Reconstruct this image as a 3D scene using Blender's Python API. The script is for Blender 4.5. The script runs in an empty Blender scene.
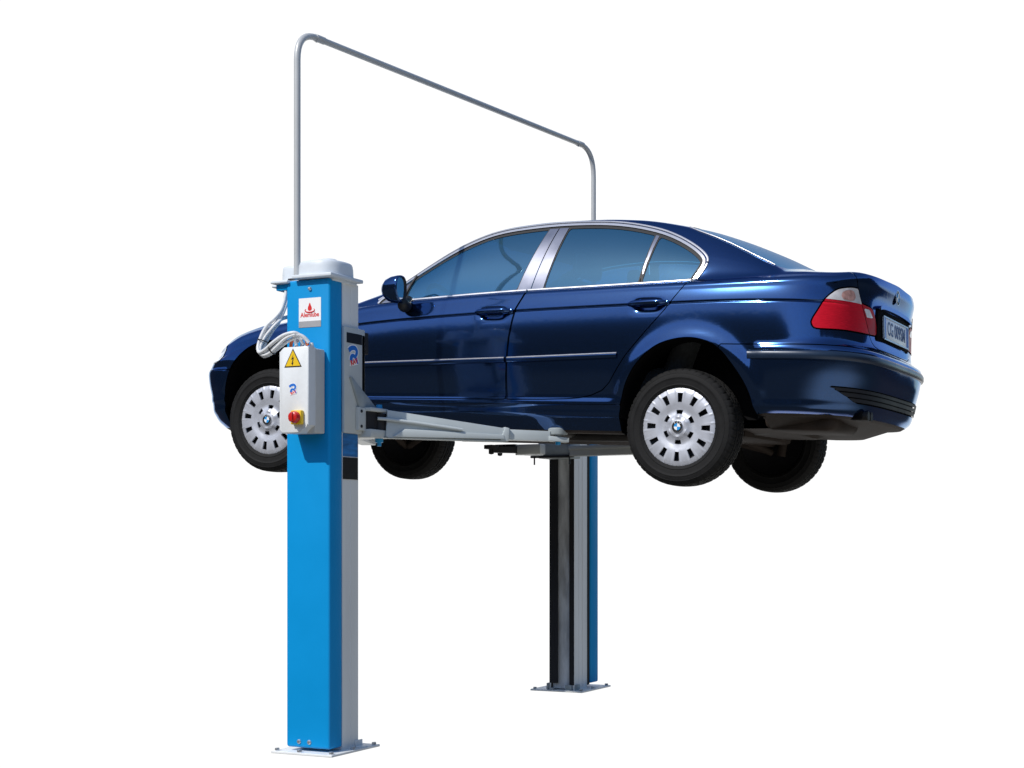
import bpy, bmesh, math, random
import numpy as np
from mathutils import Vector, Matrix
from math import radians, sin, cos, pi

# ------------------------------------------------------------------ numeric helpers
def sp(xs, ys, sig=0.05, lo=-1.2, hi=4.4):
    """smooth 1-D function: monotone cubic through the points, then a gaussian blur of width sig"""
    xs = np.array(xs, float); ys = np.array(ys, float)
    h = np.diff(xs); d = np.diff(ys)/h
    m = np.zeros_like(ys); m[0] = d[0]; m[-1] = d[-1]
    for i in range(1, len(xs)-1):
        if d[i-1]*d[i] > 0:
            w1 = 2*h[i]+h[i-1]; w2 = h[i]+2*h[i-1]
            m[i] = (w1+w2)/(w1/d[i-1]+w2/d[i])
    g = np.arange(lo, hi, 0.005)
    gc = np.clip(g, xs[0], xs[-1])
    k = np.clip(np.searchsorted(xs, gc)-1, 0, len(h)-1)
    t = (gc-xs[k])/h[k]
    v = ((2*t**3-3*t**2+1)*ys[k]+(t**3-2*t**2+t)*h[k]*m[k]+(-2*t**3+3*t**2)*ys[k+1]+(t**3-t**2)*h[k]*m[k+1])
    if sig > 0:
        r = int(sig*3/0.005)+1
        ker = np.exp(-0.5*(np.arange(-r, r+1)*0.005/sig)**2); ker /= ker.sum()
        v = np.convolve(np.pad(v, r, mode='edge'), ker, mode='valid')
    return lambda x: np.interp(x, g, v)

def sstep(a, b, x):
    t = np.clip((x-a)/(b-a), 0, 1); return t*t*(3-2*t)

# ------------------------------------------------------------------ car body surface (x rearward from front axle, w half width, z up, hub at z=.30)
Wm = sp([-.75, -.4, 0, .4, .9, 1.5, 2.3, 2.75, 3.1, 3.4, 3.75], [.84, .85, .862, .858, .864, .868, .868, .869, .86, .848, .835], .12)
zs = sp([-.75, -.6, -.45, -.3, -.1, .15, .4, .65, .85, 1.0, 1.42, 1.74, 2.07, 2.43, 2.66, 2.9, 3.2, 3.4, 3.55, 3.66, 3.8],
        [.70, .735, .775, .828, .872, .915, .955, .987, 1.004, 1.012, 1.035, 1.049, 1.059, 1.071, 1.080, 1.092, 1.105, 1.110, 1.112, 1.140, 1.142], .04)
rsh = sp([-.7, .3, .9, 2.4, 2.9, 3.3, 3.7], [.06, .05, .035, .035, .05, .055, .05], .1)
zsw = sp([-.5, -.2, .1, .73, 1.46, 1.74, 2.35, 2.73, 3.05, 3.51, 3.8], [.66, .745, .80, .879, .922, .934, .953, .963, .968, .962, .955], .06)
zbot = sp([-.8, -.4, -.3, .4, 2.4, 3.1, 3.2, 3.8], [.27, .25, .27, .275, .275, .34, .385, .385], .04)
xf = sp([.2, .25, .30, .435, .52, .585, .61, .657, .754, .80], [-.58, -.62, -.68, -.715, -.738, -.745, -.738, -.706, -.672, -.63], .008, 0, 1.6)
xt = sp([.3, .38, .43, .535, .62, .70, .728, .745, .76, .90, 1.02, 1.08, 1.11, 1.2], [3.60, 3.645, 3.675, 3.696, 3.715, 3.725, 3.72, 3.685, 3.660, 3.650, 3.652, 3.662, 3.668, 3.668], .006, 0, 1.6)
zc = sp([-.75, -.62, -.4, 0, .3, .42, .46, .6, 1.0, 1.15, 1.3, 1.6, 2.0, 2.3, 2.5, 2.65, 2.82, 3.06, 3.25, 3.32, 3.45, 3.6, 3.668, 3.8],
        [.70, .755, .820, .925, .995, 1.025, 1.055, 1.145, 1.375, 1.445, 1.487, 1.508, 1.510, 1.497, 1.478, 1.455, 1.405, 1.312, 1.225, 1.200, 1.182, 1.176, 1.150, 1.14], .02)
wr = sp([.3, .62, .875, 1.02, 1.17, 1.30, 1.42, 1.54, 1.82, 2.07, 2.31, 2.6, 2.8, 3.0, 3.2, 3.35, 3.7], [.74, .735, .71, .685, .657, .632, .612, .598, .583, .578, .578, .582, .60, .632, .675, .70, .70], .05)
zr_ = sp([.3, .62, .70, .875, 1.02, 1.17, 1.30, 1.42, 1.54, 1.82, 2.07, 2.31, 2.6, 2.8, 3.0, 3.2, 3.32, 3.5],
         [.90, .975, 1.025, 1.135, 1.23, 1.325, 1.392, 1.434, 1.459, 1.482, 1.484, 1.472, 1.424, 1.362, 1.27, 1.16, 1.10, 1.0], .02)

def side_w(x, z):
    """section offset from the widest half width"""
    s = zsw(x); top = zs(x); r = rsh(x); b = zbot(x)
    o = np.zeros_like(z)
    k = np.clip((z-b)/(.41-b+1e-6), 0, 1)
    low = -.07*(1-k)**1.8-.022
    o = np.where(z < .41, low+.0095*np.exp(-((z-.352)/.022)**2), o)
    k = np.clip((z-.418)/(.66-.418), 0, 1)
    o = np.where(z >= .41, -.030*(1-k)**1.7+.0155*np.exp(-((z-.418)/.028)**2), o)
    k = np.clip((z-.66)/(s-.66+1e-6), 0, 1)
    o = np.where(z > .66, -.020*k**1.8, o)
    k = np.clip((z-s)/(top-r-s+1e-6), 0, 1)
    o = np.where(z > s, -.020-.020*k**1.3, o)
    o = o-.0085*np.exp(-((z-s)/.0042)**2)*sstep(.0, .3, x)*(1-sstep(3.5, 3.62, x))       # swage groove
    k = np.clip((z-(top-r))/r, 0, 1)
    o = o-r*(1-np.sqrt(np.clip(1-k*k, 0, 1)))
    # bumpers stand proud of the wings
    o = o+.010*sstep(3.13, 3.17, x)*(1-sstep(.728, .742, z))*sstep(.40, .5, z)
    o = o+.012*(1-sstep(-.36, -.31, x))*(1-sstep(.595, .625, z))
    # door-handle bowls
    for hx, hz in ((1.56, .925), (2.52, .955)):
        o = o-.016*np.exp(-(((x-hx)/.075)**4+((z-hz+.004)/.030)**4))
    # wheel-arch flares
    for ax, az, rr in ((.04, .365, .40), (2.775, .365, .40)):
        d = np.hypot(x-ax, z-az)
        o = o+.014*np.exp(-((d-rr)/.05)**2)*sstep(.38, .5, z)
    return o

XF0, XT0 = .10, 2.92
MF, NF, MR, NR = 4.6, 2.6, 6.4, 3.1
def corner_params(L, m, n, N):
    ph = np.linspace(0, pi/2, 4000)
    X = L*np.sin(ph)**(2/m); W = .85*np.cos(ph)**(2/n)
    s = np.concatenate([[0], np.cumsum(np.hypot(np.diff(X), np.diff(W)))])
    return np.interp(np.linspace(0, s[-1], N), s, ph), s[-1]
NFC, NRC = 90, 96
PF, _sf = corner_params(XF0+.72, MF, NF, NFC)
PR, _sr = corner_params(3.70-XT0, MR, NR, NRC)
XMID = np.arange(XF0+.0135, XT0-.004, .0135)

def ring(z):
    """plan outline of the body at heights z (array per column) -> x, w for every column"""
    zf = z[:NFC]; cf = PF[::-1]
    L = XF0-xf(zf); x1 = XF0-L*np.sin(cf)**(2/MF); w1 = np.cos(cf)**(2/NF)
    zt = z[-NRC:]
    L = xt(zt)-XT0; x3 = XT0+L*np.sin(PR)**(2/MR); w3 = np.cos(PR)**(2/NR)
    x = np.concatenate([x1, XMID, x3]); f = np.concatenate([w1, np.ones(len(XMID)), w3])
    return x, f

def body_grid():
    ncol = NFC+len(XMID)+NRC
    # column reference x (for the row heights) at mid height
    xref, fref = ring(np.full(ncol, .68))
    b, s, top, r = zbot(xref), zsw(xref), zs(xref), rsh(xref)
    rows = []
    def seg(a, c, n, end=False):
        for t in np.linspace(0, 1, n+1)[: n+1 if end else n]: rows.append(a+(c-a)*t)
    seg(b, np.full(ncol, .405), 10); seg(np.full(ncol, .405), np.full(ncol, .42), 2)
    seg(np.full(ncol, .42), np.full(ncol, .60), 14)
    seg(np.full(ncol, .60), np.minimum(np.full(ncol, .75), s-.03), 12)
    seg(np.minimum(np.full(ncol, .75), s-.03), s-.016, 13); seg(s-.016, s+.016, 12); seg(s+.016, top-r, 7)
    for t in np.linspace(0, pi/2, 9): rows.append(top-r+r*np.sin(t))
    P = []; 
    for z in rows:
        x, f = ring(z)
        w = (Wm(x)+side_w(x, z))*f
        P.append(np.stack([x, w, z], 1))
    nside = len(P)
    x, ws = P[-1][:, 0], P[-1][:, 1]; z0 = P[-1][:, 2]
    c = np.maximum(zc(x), z0+.002)
    wrr = np.minimum(wr(x), .93*ws); zrr = np.maximum(zr_(x), z0+.30*(c-z0)); zrr = np.minimum(zrr, c-.0)
    NG, NT = 34, 44
    B = np.stack([ws-.010*np.minimum(1, ws/.5), z0+.004], 1); Rl = np.stack([wrr, zrr], 1)
    top_rows = []
    for t in np.linspace(0, 1, NG+1):
        q = B*(1-t)+Rl*t
        bul = .028*4*t*(1-t)*np.clip((zrr-z0)/.35, 0, 1)
        d = Rl-B; nrm = np.stack([d[:, 1], -d[:, 0]], 1); nrm /= np.linalg.norm(nrm, axis=1)[:, None]+1e-9
        nrm = np.where(nrm[:, :1] < 0, -nrm, nrm)
        q = q+nrm*bul[:, None]
        top_rows.append(np.stack([x, q[:, 0], q[:, 1]], 1))
    for t in np.linspace(0, 1, NT+1)[1:]:
        y = wrr*(1-t)
        z = zrr+(c-zrr)*(1-(1-t)**2.3)
        top_rows.append(np.stack([x, y, z], 1))
    G = np.array(P+top_rows)              # rows x cols x 3
    # soften: rail everywhere, C-pillar foot and deck more strongly
    for it in range(26):
        A = G.copy()
        A[1:-1] = .25*G[:-2]+.5*G[1:-1]+.25*G[2:]
        wgt = np.zeros(G.shape[:2])
        if it < 5: wgt[nside+10:nside+NG+14] = 1
        rear = sstep(2.74, 2.90, x)*(1-sstep(3.6, 3.66, x))
        wgt[nside-4:nside+16] = np.maximum(wgt[nside-4:nside+16], rear[None, :])
        frontd = (1-sstep(.5, .7, x))
        if it < 8: wgt[nside-4:nside+30] = np.maximum(wgt[nside-4:nside+30], frontd[None, :])
        G = G+(A-G)*wgt[:, :, None]
    V = np.concatenate([np.arange(nside)/1000.0, 1+np.linspace(0, 1, NG+1), 2+np.linspace(0, 1, NT+1)[1:]])
    # column arc length along the waist, zero at x=3.2 on the side
    x6, f6 = ring(np.full(ncol, .80)); w6 = (Wm(x6)-.01)*f6
    u = np.concatenate([[0], np.cumsum(np.hypot(np.diff(x6), np.diff(w6)))])
    k = np.argmin(abs(x6-2.0)); u = u-u[k]+x6[k]
    return G, V, u, nside

def grid_normals(G):
    du = np.gradient(G, axis=1); dv = np.gradient(G, axis=0)
    n = np.cross(dv, du)                   # outward for w>0
    l = np.linalg.norm(n, axis=2, keepdims=True)
    n = np.where(l > 1e-12, n/np.maximum(l, 1e-12), np.array([0, 0, 1.0]))
    return n

class Surf:
    """triangle soup with per-vertex attributes: x w z nx ny nz u v"""
    def __init__(s, A, T): s.A = A; s.T = T
    def field(s, f): return f(s.A)
    def split(s, phi):
        """-> (inside phi<0, outside phi>0), triangles crossing phi=0 are cut exactly"""
        A, T = s.A, s.T
        phi = np.where(abs(phi) < 1e-7, 1e-7, phi)
        sg = phi[T] > 0; n = sg.sum(1)
        keepP, keepN = T[n == 3], T[n == 0]
        newA = [A]; base = len(A); outP, outN = [keepP], [keepN]
        for cnt in (1, 2):
            X = T[n == cnt]
            if len(X) == 0: continue
            S = phi[X] > 0
            odd = np.argmax(S, 1) if cnt == 1 else np.argmin(S, 1)
            r = np.arange(len(X))
            a, b, c = X[r, odd], X[r, (odd+1) % 3], X[r, (odd+2) % 3]
            tb = phi[a]/(phi[a]-phi[b]); tc = phi[a]/(phi[a]-phi[c])
            Ab = A[a]+(A[b]-A[a])*tb[:, None]; Ac = A[a]+(A[c]-A[a])*tc[:, None]
            ib = base+np.arange(len(X)); ic = ib+len(X); base += 2*len(X)
            newA += [Ab, Ac]
            tri = np.stack([a, ib, ic], 1); q = np.concatenate([np.stack([ib, b, c], 1), np.stack([ib, c, ic], 1)])
            (outP if cnt == 1 else outN).append(tri); (outN if cnt == 1 else outP).append(q)
        A2 = np.concatenate(newA)
        return Surf(A2, np.concatenate(outN)).clean(), Surf(A2, np.concatenate(outP)).clean()
    def clean(s):
        used = np.unique(s.T); m = np.full(len(s.A), -1); m[used] = np.arange(len(used))
        return Surf(s.A[used], m[s.T])
    def largest(s):
        lab = np.arange(len(s.A))
        # weld coincident vertices so that cut edges stay connected
        key = np.round(s.A[:, :3]*2e4).astype(np.int64); _, inv = np.unique(key, axis=0, return_inverse=True); inv = inv.ravel()
        T = inv[s.T]; lab = np.arange(inv.max()+1)
        while True:
            m = lab[T].min(1); new = lab.copy()
            for k in range(3): np.minimum.at(new, T[:, k], m)
            if (new == lab).all(): break
            lab = new
        l = lab[T[:, 0]]; v, c = np.unique(l, return_counts=True)
        return Surf(s.A, s.T[l == v[np.argmax(c)]]).clean()
    def copy(s): return Surf(s.A.copy(), s.T.copy())
    def offset(s, d):
        B = s.A.copy(); B[:, :3] += B[:, 3:6]*d; return Surf(B, s.T)
    def __add__(s, o): return Surf(np.concatenate([s.A, o.A]), np.concatenate([s.T, o.T+len(s.A)]))
    def mirror(s):
        B = s.A.copy(); B[:, 1] *= -1; B[:, 4] *= -1; return Surf(B, s.T[:, ::-1])

def make_half():
    G, V, u, nside = body_grid()
    N = grid_normals(G)
    R, C = G.shape[:2]
    A = np.concatenate([G, N, np.broadcast_to(u[None, :, None], (R, C, 1)), np.broadcast_to(V[:, None, None], (R, C, 1))], 2).reshape(-1, 8)
    i = np.arange(R*C).reshape(R, C)
    a, b, c, d = i[:-1, :-1].ravel(), i[:-1, 1:].ravel(), i[1:, 1:].ravel(), i[1:, :-1].ravel()
    T = np.concatenate([np.stack([a, c, b], 1), np.stack([a, d, c], 1)])
    p = A[:, :3]
    ar = np.linalg.norm(np.cross(p[T[:, 1]]-p[T[:, 0]], p[T[:, 2]]-p[T[:, 0]]), axis=1)
    return Surf(A, T[ar > 1e-9])

def sdist(px, py, poly):
    """signed distance to a closed polygon, negative inside"""
    poly = np.array(poly, float); d = np.full(len(px), 1e9); ins = np.zeros(len(px), bool)
    n = len(poly)
    for k in range(n):
        ax, ay = poly[k]; bx, by = poly[(k+1) % n]
        ex, ey = bx-ax, by-ay
        t = np.clip(((px-ax)*ex+(py-ay)*ey)/(ex*ex+ey*ey+1e-12), 0, 1)
        d = np.minimum(d, np.hypot(px-ax-t*ex, py-ay-t*ey))
        c = (ay > py) != (by > py)
        with np.errstate(divide='ignore', invalid='ignore'):
            ins ^= c & (px < (bx-ax)*(py-ay)/(by-ay+1e-15)+ax)
    return np.where(ins, -d, d)

# ------------------------------------------------------------------ scene basics
scene = bpy.context.scene
COL = scene.collection
random.seed(4)

def link(o, parent=None):
    COL.objects.link(o)
    if parent is not None: o.parent = parent
    return o

def thing(o, label, cat, group=None):
    o['label'] = label; o['category'] = cat
    if group: o['group'] = group
    return o

def empty(name, loc=(0, 0, 0), rot=(0, 0, 0), parent=None):
    o = bpy.data.objects.new(name, None); o.empty_display_size = .1
    o.location = loc; o.rotation_euler = rot
    return link(o, parent)

# ------------------------------------------------------------------ materials
def material(name, color, rough=.5, metal=0., coat=0., coat_rough=.03, spec=.5, var=.06, scale=9., bump=0., bscale=300., rvar=.08, alpha=None, stretch=None):
    m = bpy.data.materials.new(name); m.use_nodes = True
    nt = m.node_tree; b = nt.nodes['Principled BSDF']
    tc = nt.nodes.new('ShaderNodeTexCoord')
    src = tc.outputs['Object']
    if stretch:
        mp = nt.nodes.new('ShaderNodeMapping'); mp.inputs['Scale'].default_value = stretch
        nt.links.new(src, mp.inputs['Vector']); src = mp.outputs['Vector']
    n = nt.nodes.new('ShaderNodeTexNoise'); n.inputs['Scale'].default_value = scale; n.inputs['Detail'].default_value = 6
    nt.links.new(src, n.inputs['Vector'])
    r = nt.nodes.new('ShaderNodeValToRGB')
    c = np.array(color)
    r.color_ramp.elements[0].position = .3; r.color_ramp.elements[1].position = .7
    r.color_ramp.elements[0].color = (*np.clip(c*(1-var), 0, 1), 1); r.color_ramp.elements[1].color = (*np.clip(c*(1+var), 0, 1), 1)
    nt.links.new(n.outputs['Fac'], r.inputs['Fac']); nt.links.new(r.outputs['Color'], b.inputs['Base Color'])
    mr = nt.nodes.new('ShaderNodeMapRange'); mr.inputs['To Min'].default_value = max(rough-rvar, .02); mr.inputs['To Max'].default_value = min(rough+rvar, 1)
    nt.links.new(n.outputs['Fac'], mr.inputs['Value']); nt.links.new(mr.outputs['Result'], b.inputs['Roughness'])
    b.inputs['Metallic'].default_value = metal
    b.inputs['Specular IOR Level'].default_value = spec
    b.inputs['Coat Weight'].default_value = coat; b.inputs['Coat Roughness'].default_value = coat_rough
    if bump > 0:
        n2 = nt.nodes.new('ShaderNodeTexNoise'); n2.inputs['Scale'].default_value = bscale; n2.inputs['Detail'].default_value = 3
        nt.links.new(src, n2.inputs['Vector'])
        bp = nt.nodes.new('ShaderNodeBump'); bp.inputs['Strength'].default_value = bump; bp.inputs['Distance'].default_value = .002
        nt.links.new(n2.outputs['Fac'], bp.inputs['Height']); nt.links.new(bp.outputs['Normal'], b.inputs['Normal'])
    return m

def glass_mat(name, tint, through=.25, rough=.02, coat=1., mirror=.0, film=(.19, .43, .60)):
    """dark tinted safety glass: mostly the tint film, a little of the cabin shows through"""
    m = bpy.data.materials.new(name); m.use_nodes = True
    nt = m.node_tree; b = nt.nodes['Principled BSDF']; out = nt.nodes['Material Output']
    b.inputs['Base Color'].default_value = (*tint, 1); b.inputs['Roughness'].default_value = .5
    b.inputs['Specular IOR Level'].default_value = .2
    b.inputs['Coat Weight'].default_value = coat; b.inputs['Coat Roughness'].default_value = rough; b.inputs['Coat IOR'].default_value = 1.52
    t = nt.nodes.new('ShaderNodeBsdfTransparent'); k = np.array(tint)/max(tint)
    t.inputs['Color'].default_value = (*(k*.8+.04), 1)
    g = nt.nodes.new('ShaderNodeBsdfGlossy'); g.inputs['Color'].default_value = (*film, 1); g.inputs['Roughness'].default_value = .03
    mg = nt.nodes.new('ShaderNodeMixShader'); mg.inputs['Fac'].default_value = mirror
    nt.links.new(b.outputs[0], mg.inputs[1]); nt.links.new(g.outputs[0], mg.inputs[2])
    mx = nt.nodes.new('ShaderNodeMixShader'); mx.inputs['Fac'].default_value = through
    nt.links.new(mg.outputs[0], mx.inputs[1]); nt.links.new(t.outputs[0], mx.inputs[2])
    nt.links.new(mx.outputs[0], out.inputs['Surface'])
    return m

def paint_mat():
    m = bpy.data.materials.new('blue_metallic_paint'); m.use_nodes = True
    nt = m.node_tree; b = nt.nodes['Principled BSDF']
    tc = nt.nodes.new('ShaderNodeTexCoord')
    n = nt.nodes.new('ShaderNodeTexNoise'); n.inputs['Scale'].default_value = 700; n.inputs['Detail'].default_value = 2
    nt.links.new(tc.outputs['Object'], n.inputs['Vector'])
    r = nt.nodes.new('ShaderNodeValToRGB')
    r.color_ramp.elements[0].position = .3; r.color_ramp.elements[1].position = .72
    r.color_ramp.elements[0].color = (.022, .057, .150, 1); r.color_ramp.elements[1].color = (.044, .113, .298, 1)
    nt.links.new(n.outputs['Fac'], r.inputs['Fac']); nt.links.new(r.outputs['Color'], b.inputs['Base Color'])
    b.inputs['Metallic'].default_value = .955; b.inputs['Roughness'].default_value = .115; b.inputs['Specular Tint'].default_value = (.10, .42, .80, 1)
    b.inputs['Coat Weight'].default_value = .6; b.inputs['Coat Roughness'].default_value = .012; b.inputs['Coat IOR'].default_value = 1.5
    # slight orange peel in the lacquer
    n4 = nt.nodes.new('ShaderNodeTexNoise'); n4.inputs['Scale'].default_value = 22; n4.inputs['Detail'].default_value = 2
    nt.links.new(tc.outputs['Object'], n4.inputs['Vector'])
    bp = nt.nodes.new('ShaderNodeBump'); bp.inputs['Strength'].default_value = .25; bp.inputs['Distance'].default_value = .0012
    nt.links.new(n4.outputs['Fac'], bp.inputs['Height']); nt.links.new(bp.outputs['Normal'], b.inputs['Coat Normal'])
    # very light road dust, strongest low on the body
    n3 = nt.nodes.new('ShaderNodeTexNoise'); n3.inputs['Scale'].default_value = 6; n3.inputs['Detail'].default_value = 8
    nt.links.new(tc.outputs['Object'], n3.inputs['Vector'])
    mr = nt.nodes.new('ShaderNodeMapRange'); mr.inputs['From Min'].default_value = .45; mr.inputs['From Max'].default_value = .8
    mr.inputs['To Min'].default_value = .028; mr.inputs['To Max'].default_value = .06
    nt.links.new(n3.outputs['Fac'], mr.inputs['Value']); nt.links.new(mr.outputs['Result'], b.inputs['Coat Roughness'])
    return m

M = {
 'emchrome': material('chrome_rim', (.8, .8, .82), .15, 1.0, var=.02),
 'paint': paint_mat(),
 'satin': material('satin_navy_strip', (.012, .026, .055), .34, .2, coat=.15, coat_rough=.25),
 'gap': material('black_gap', (.004, .004, .005), .9, spec=.1),
 'under': material('underseal', (.030, .022, .018), .75, var=.4, scale=5, bump=.3, bscale=60, spec=.2),
 'liner': material('wheel_arch_liner', (.006, .006, .007), .9, spec=.1),
 'chrome': material('bright_trim', (.70, .69, .715), .26, .6, var=.03),
 'pillar': material('satin_pillar_trim', (.23, .24, .30), .28, .7, var=.03, coat=.4),
 'seal': material('rubber_seal', (.012, .012, .014), .6),
 'tyre': material('tyre_rubber', (.0115, .0113, .0115), .72, var=.25, scale=14, bump=.25, bscale=160, spec=.22),
 'cover': material('silver_wheel_cover', (.55, .565, .62), .42, .4, var=.07, scale=20, rvar=.06),
 'dark': material('dark_plastic', (.010, .010, .012), .5),
 'grille': material('grey_black_plastic', (.007, .010, .018), .45, spec=.3),
 'glass': glass_mat('tinted_side_glass', (.008, .10, .20), .32, mirror=.55),
 'rglass': glass_mat('tinted_rear_glass', (.010, .16, .36), .12, .02, .15),
 'red': material('red_lens', (.60, .010, .026), .35, var=.14, scale=14, spec=.08, coat=.05, coat_rough=.02, stretch=(2, 2, 22), bump=.25, bscale=9),
 'lensrefl': material('painted_amber_reflection', (.55, .30, .26), .3, var=.3, scale=60, coat=.5),
 'darkred': material('dark_red_lens', (.46, .008, .020), .35, var=.18, scale=10, spec=.06, coat=.03, coat_rough=.02),
 'clear': material('clear_lens', (.74, .71, .71), .25, .1, var=.22, scale=16, coat=.5, coat_rough=.02),
 'lamp': material('headlamp_glass', (.70, .76, .86), .15, .0, var=.2, scale=14, coat=1.),
 'cloth': material('seat_cloth', (.05, .055, .06), .9, var=.2, scale=40),
 'blue': material('blue_powder_coat', (.002, .285, .655), .42, var=.035, scale=4, bump=.06, bscale=500, spec=.22),
 'galv': material('galvanised_steel', (.82, .83, .82), .5, .0, var=.10, scale=5, bump=.05, bscale=90, stretch=(1, 1, .12)),
 'grey': material('grey_enamel', (.55, .575, .56), .42, .0, var=.05, scale=8, coat=.1),
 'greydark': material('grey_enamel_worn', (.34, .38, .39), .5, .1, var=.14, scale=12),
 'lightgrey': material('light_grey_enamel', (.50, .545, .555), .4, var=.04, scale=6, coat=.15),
 'cap': material('pale_grey_moulding', (.70, .75, .80), .45, var=.035, scale=20, bump=.10, bscale=260),
 'pipe': material('grey_painted_pipe', (.56, .57, .57), .35, .1, var=.03, coat=.2),
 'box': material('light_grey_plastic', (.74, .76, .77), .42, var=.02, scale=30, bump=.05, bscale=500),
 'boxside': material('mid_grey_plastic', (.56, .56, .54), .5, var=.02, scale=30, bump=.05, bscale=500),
 'rubber': material('black_rubber', (.012, .012, .015), .65, var=.2, bump=.1, bscale=120),
 'recess': material('greased_steel', (.60, .62, .64), .55, .0, var=.3, scale=22, bump=.2, bscale=60, stretch=(1, 1, .25)),
 'steel': material('zinc_bolt', (.62, .63, .64), .3, .8),
 'white': material('white_vinyl', (.90, .90, .90), .45, var=.01),
 'signred': material('red_print', (.70, .02, .02), .5, var=.02),
 'signblue': material('blue_print', (.012, .16, .60), .5, var=.02),
 'cyan': material('light_blue_print', (.01, .30, .72), .5, var=.02),
 'yellow': material('yellow_vinyl', (.85, .55, .01), .45, var=.02),
 'black': material('black_print', (.008, .008, .009), .5),
 'greyprint': material('grey_print', (.36, .36, .37), .5, var=.05),
 'switchred': material('red_switch', (.62, .018, .012), .3, coat=.3),
 'cable': material('white_cable_sheath', (.74, .75, .76), .45, var=.05, scale=40),
 'orange': material('orange_cable', (.78, .17, .06), .45),
 'plate': material('reflective_plate', (.84, .88, .94), .35, var=.03),
 'platetxt': material('plate_lettering', (.05, .10, .26), .5),
 'plateblue': material('plate_band', (.02, .10, .50), .4),
 'mirror': material('mirror_glass', (.75, .85, .95), .03, 1.0, var=.0, rvar=.0),
 'exhaust': material('exhaust_steel', (.022, .020, .018), .6, .2, var=.3),
 'bluebolt': material('blue_bolt', (.02, .30, .62), .4),
 'scuffblue': material('scuffed_blue_film', (.02, .16, .42), .4, var=.5, scale=10, stretch=(1, 1, 4)),
}

# ------------------------------------------------------------------ mesh helpers
def mesh_obj(name, bm, mat, parent=None, angle=35):
    me = bpy.data.meshes.new(name)
    bmesh.ops.recalc_face_normals(bm, faces=bm.faces[:])
    bm.to_mesh(me); bm.free()
    me.polygons.foreach_set('use_smooth', [True]*len(me.polygons))
    me.set_sharp_from_angle(angle=radians(angle))
    me.materials.append(M[mat] if isinstance(mat, str) else mat)
    return link(bpy.data.objects.new(name, me), parent)

def absorb(bm, tb, mat4=None):
    if mat4 is not None: tb.transform(mat4)
    me = bpy.data.meshes.new('tmp'); tb.to_mesh(me); tb.free()
    bm.from_mesh(me); bpy.data.meshes.remove(me)
    return bm

def box(bm, lo, hi, bev=0.0, seg=2, mat4=None):
    tb = bmesh.new(); bmesh.ops.create_cube(tb, size=1)
    lo = Vector(lo); hi = Vector(hi)
    for v in tb.verts: v.co = Vector(((v.co.x+.5)*(hi.x-lo.x)+lo.x, (v.co.y+.5)*(hi.y-lo.y)+lo.y, (v.co.z+.5)*(hi.z-lo.z)+lo.z))
    if bev > 0: bmesh.ops.bevel(tb, geom=tb.edges[:], offset=bev, segments=seg, profile=.5, affect='EDGES')
    return absorb(bm, tb, mat4)

def spline(pts, n=8, closed=False):
    P = [Vector(p) for p in pts]; out = []
    N = len(P); rng = N if closed else N-1
    for i in range(rng):
        g = (lambda k: P[k % N]) if closed else (lambda k: P[min(max(k, 0), N-1)])
        a, b, c, d = g(i-1), g(i), g(i+1), g(i+2)
        for j in range(n):
            t = j/n
            out.append(.5*((2*b)+(c-a)*t+(2*a-5*b+4*c-d)*t*t+(3*b-a-3*c+d)*t**3))
    if not closed: out.append(P[-1])
    return out

def tube(bm, pts, r, n=12, closed=False, caps=True, squash=None):
    P = [Vector(p) for p in pts]; N = len(P); rings = []
    up = None
    for i in range(N):
        if closed: t = (P[(i+1) % N]-P[i-1])
        else: t = P[min(i+1, N-1)]-P[max(i-1, 0)]
        t.normalize()
        if up is None:
            up = Vector((0, 0, 1)) if abs(t.z) < .9 else Vector((1, 0, 0))
        a = t.cross(up).normalized(); up = a.cross(t).normalized()
        rr = r[i] if hasattr(r, '__len__') else r
        rings.append([bm.verts.new(P[i]+(a*cos(2*pi*k/n)+up*sin(2*pi*k/n))*rr) for k in range(n)])
    for i in range(N if closed else N-1):
        A, B = rings[i], rings[(i+1) % N]
        for k in range(n): bm.faces.new((A[k], A[(k+1) % n], B[(k+1) % n], B[k]))
    if caps and not closed:
        bm.faces.new(rings[0]); bm.faces.new(rings[-1])
    return bm

def lathe(bm, prof, n, axis='Y', at=(0, 0, 0), rfun=None):
    """prof: (radius, position along the axis) pairs"""
    rings = []
    for i, (r, a) in enumerate(prof):
        ring = []
        for k in range(n):
            t = 2*pi*k/n; q = r if rfun is None else rfun(i, k, r)
            c, s = q*cos(t), q*sin(t)
            p = (c, a, s) if axis == 'Y' else ((a, c, s) if axis == 'X' else (c, s, a))
            ring.append(bm.verts.new(Vector(p)+Vector(at)))
        rings.append(ring)
    for A, B in zip(rings[:-1], rings[1:]):
        for k in range(n): bm.faces.new((A[k], A[(k+1) % n], B[(k+1) % n], B[k]))
    return rings

def prism(bm, poly, thick, mat4=None, bev=0.0):
    """polygon in local XY, extruded from z=0 to z=thick"""
    tb = bmesh.new()
    lo = [tb.verts.new((x, y, 0)) for x, y in poly]; hi = [tb.verts.new((x, y, thick)) for x, y in poly]
    tb.faces.new(lo[::-1]); tb.faces.new(hi)
    n = len(poly)
    for i in range(n): tb.faces.new((lo[i], lo[(i+1) % n], hi[(i+1) % n], hi[i]))
    if bev > 0:
        es = [e for e in tb.edges if all(v.co.z > thick*.5 for v in e.verts)]
        bmesh.ops.bevel(tb, geom=es, offset=bev, segments=2, profile=.5, affect='EDGES')
    return absorb(bm, tb, mat4)

def frame(o, x, y):
    """matrix with local x,y axes along the two given directions at o"""
    x = Vector(x).normalized(); y = Vector(y); y = (y-x*y.dot(x)).normalized(); z = x.cross(y)
    m = Matrix((x, y, z)).transposed().to_4x4(); m.translation = Vector(o); return m

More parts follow.
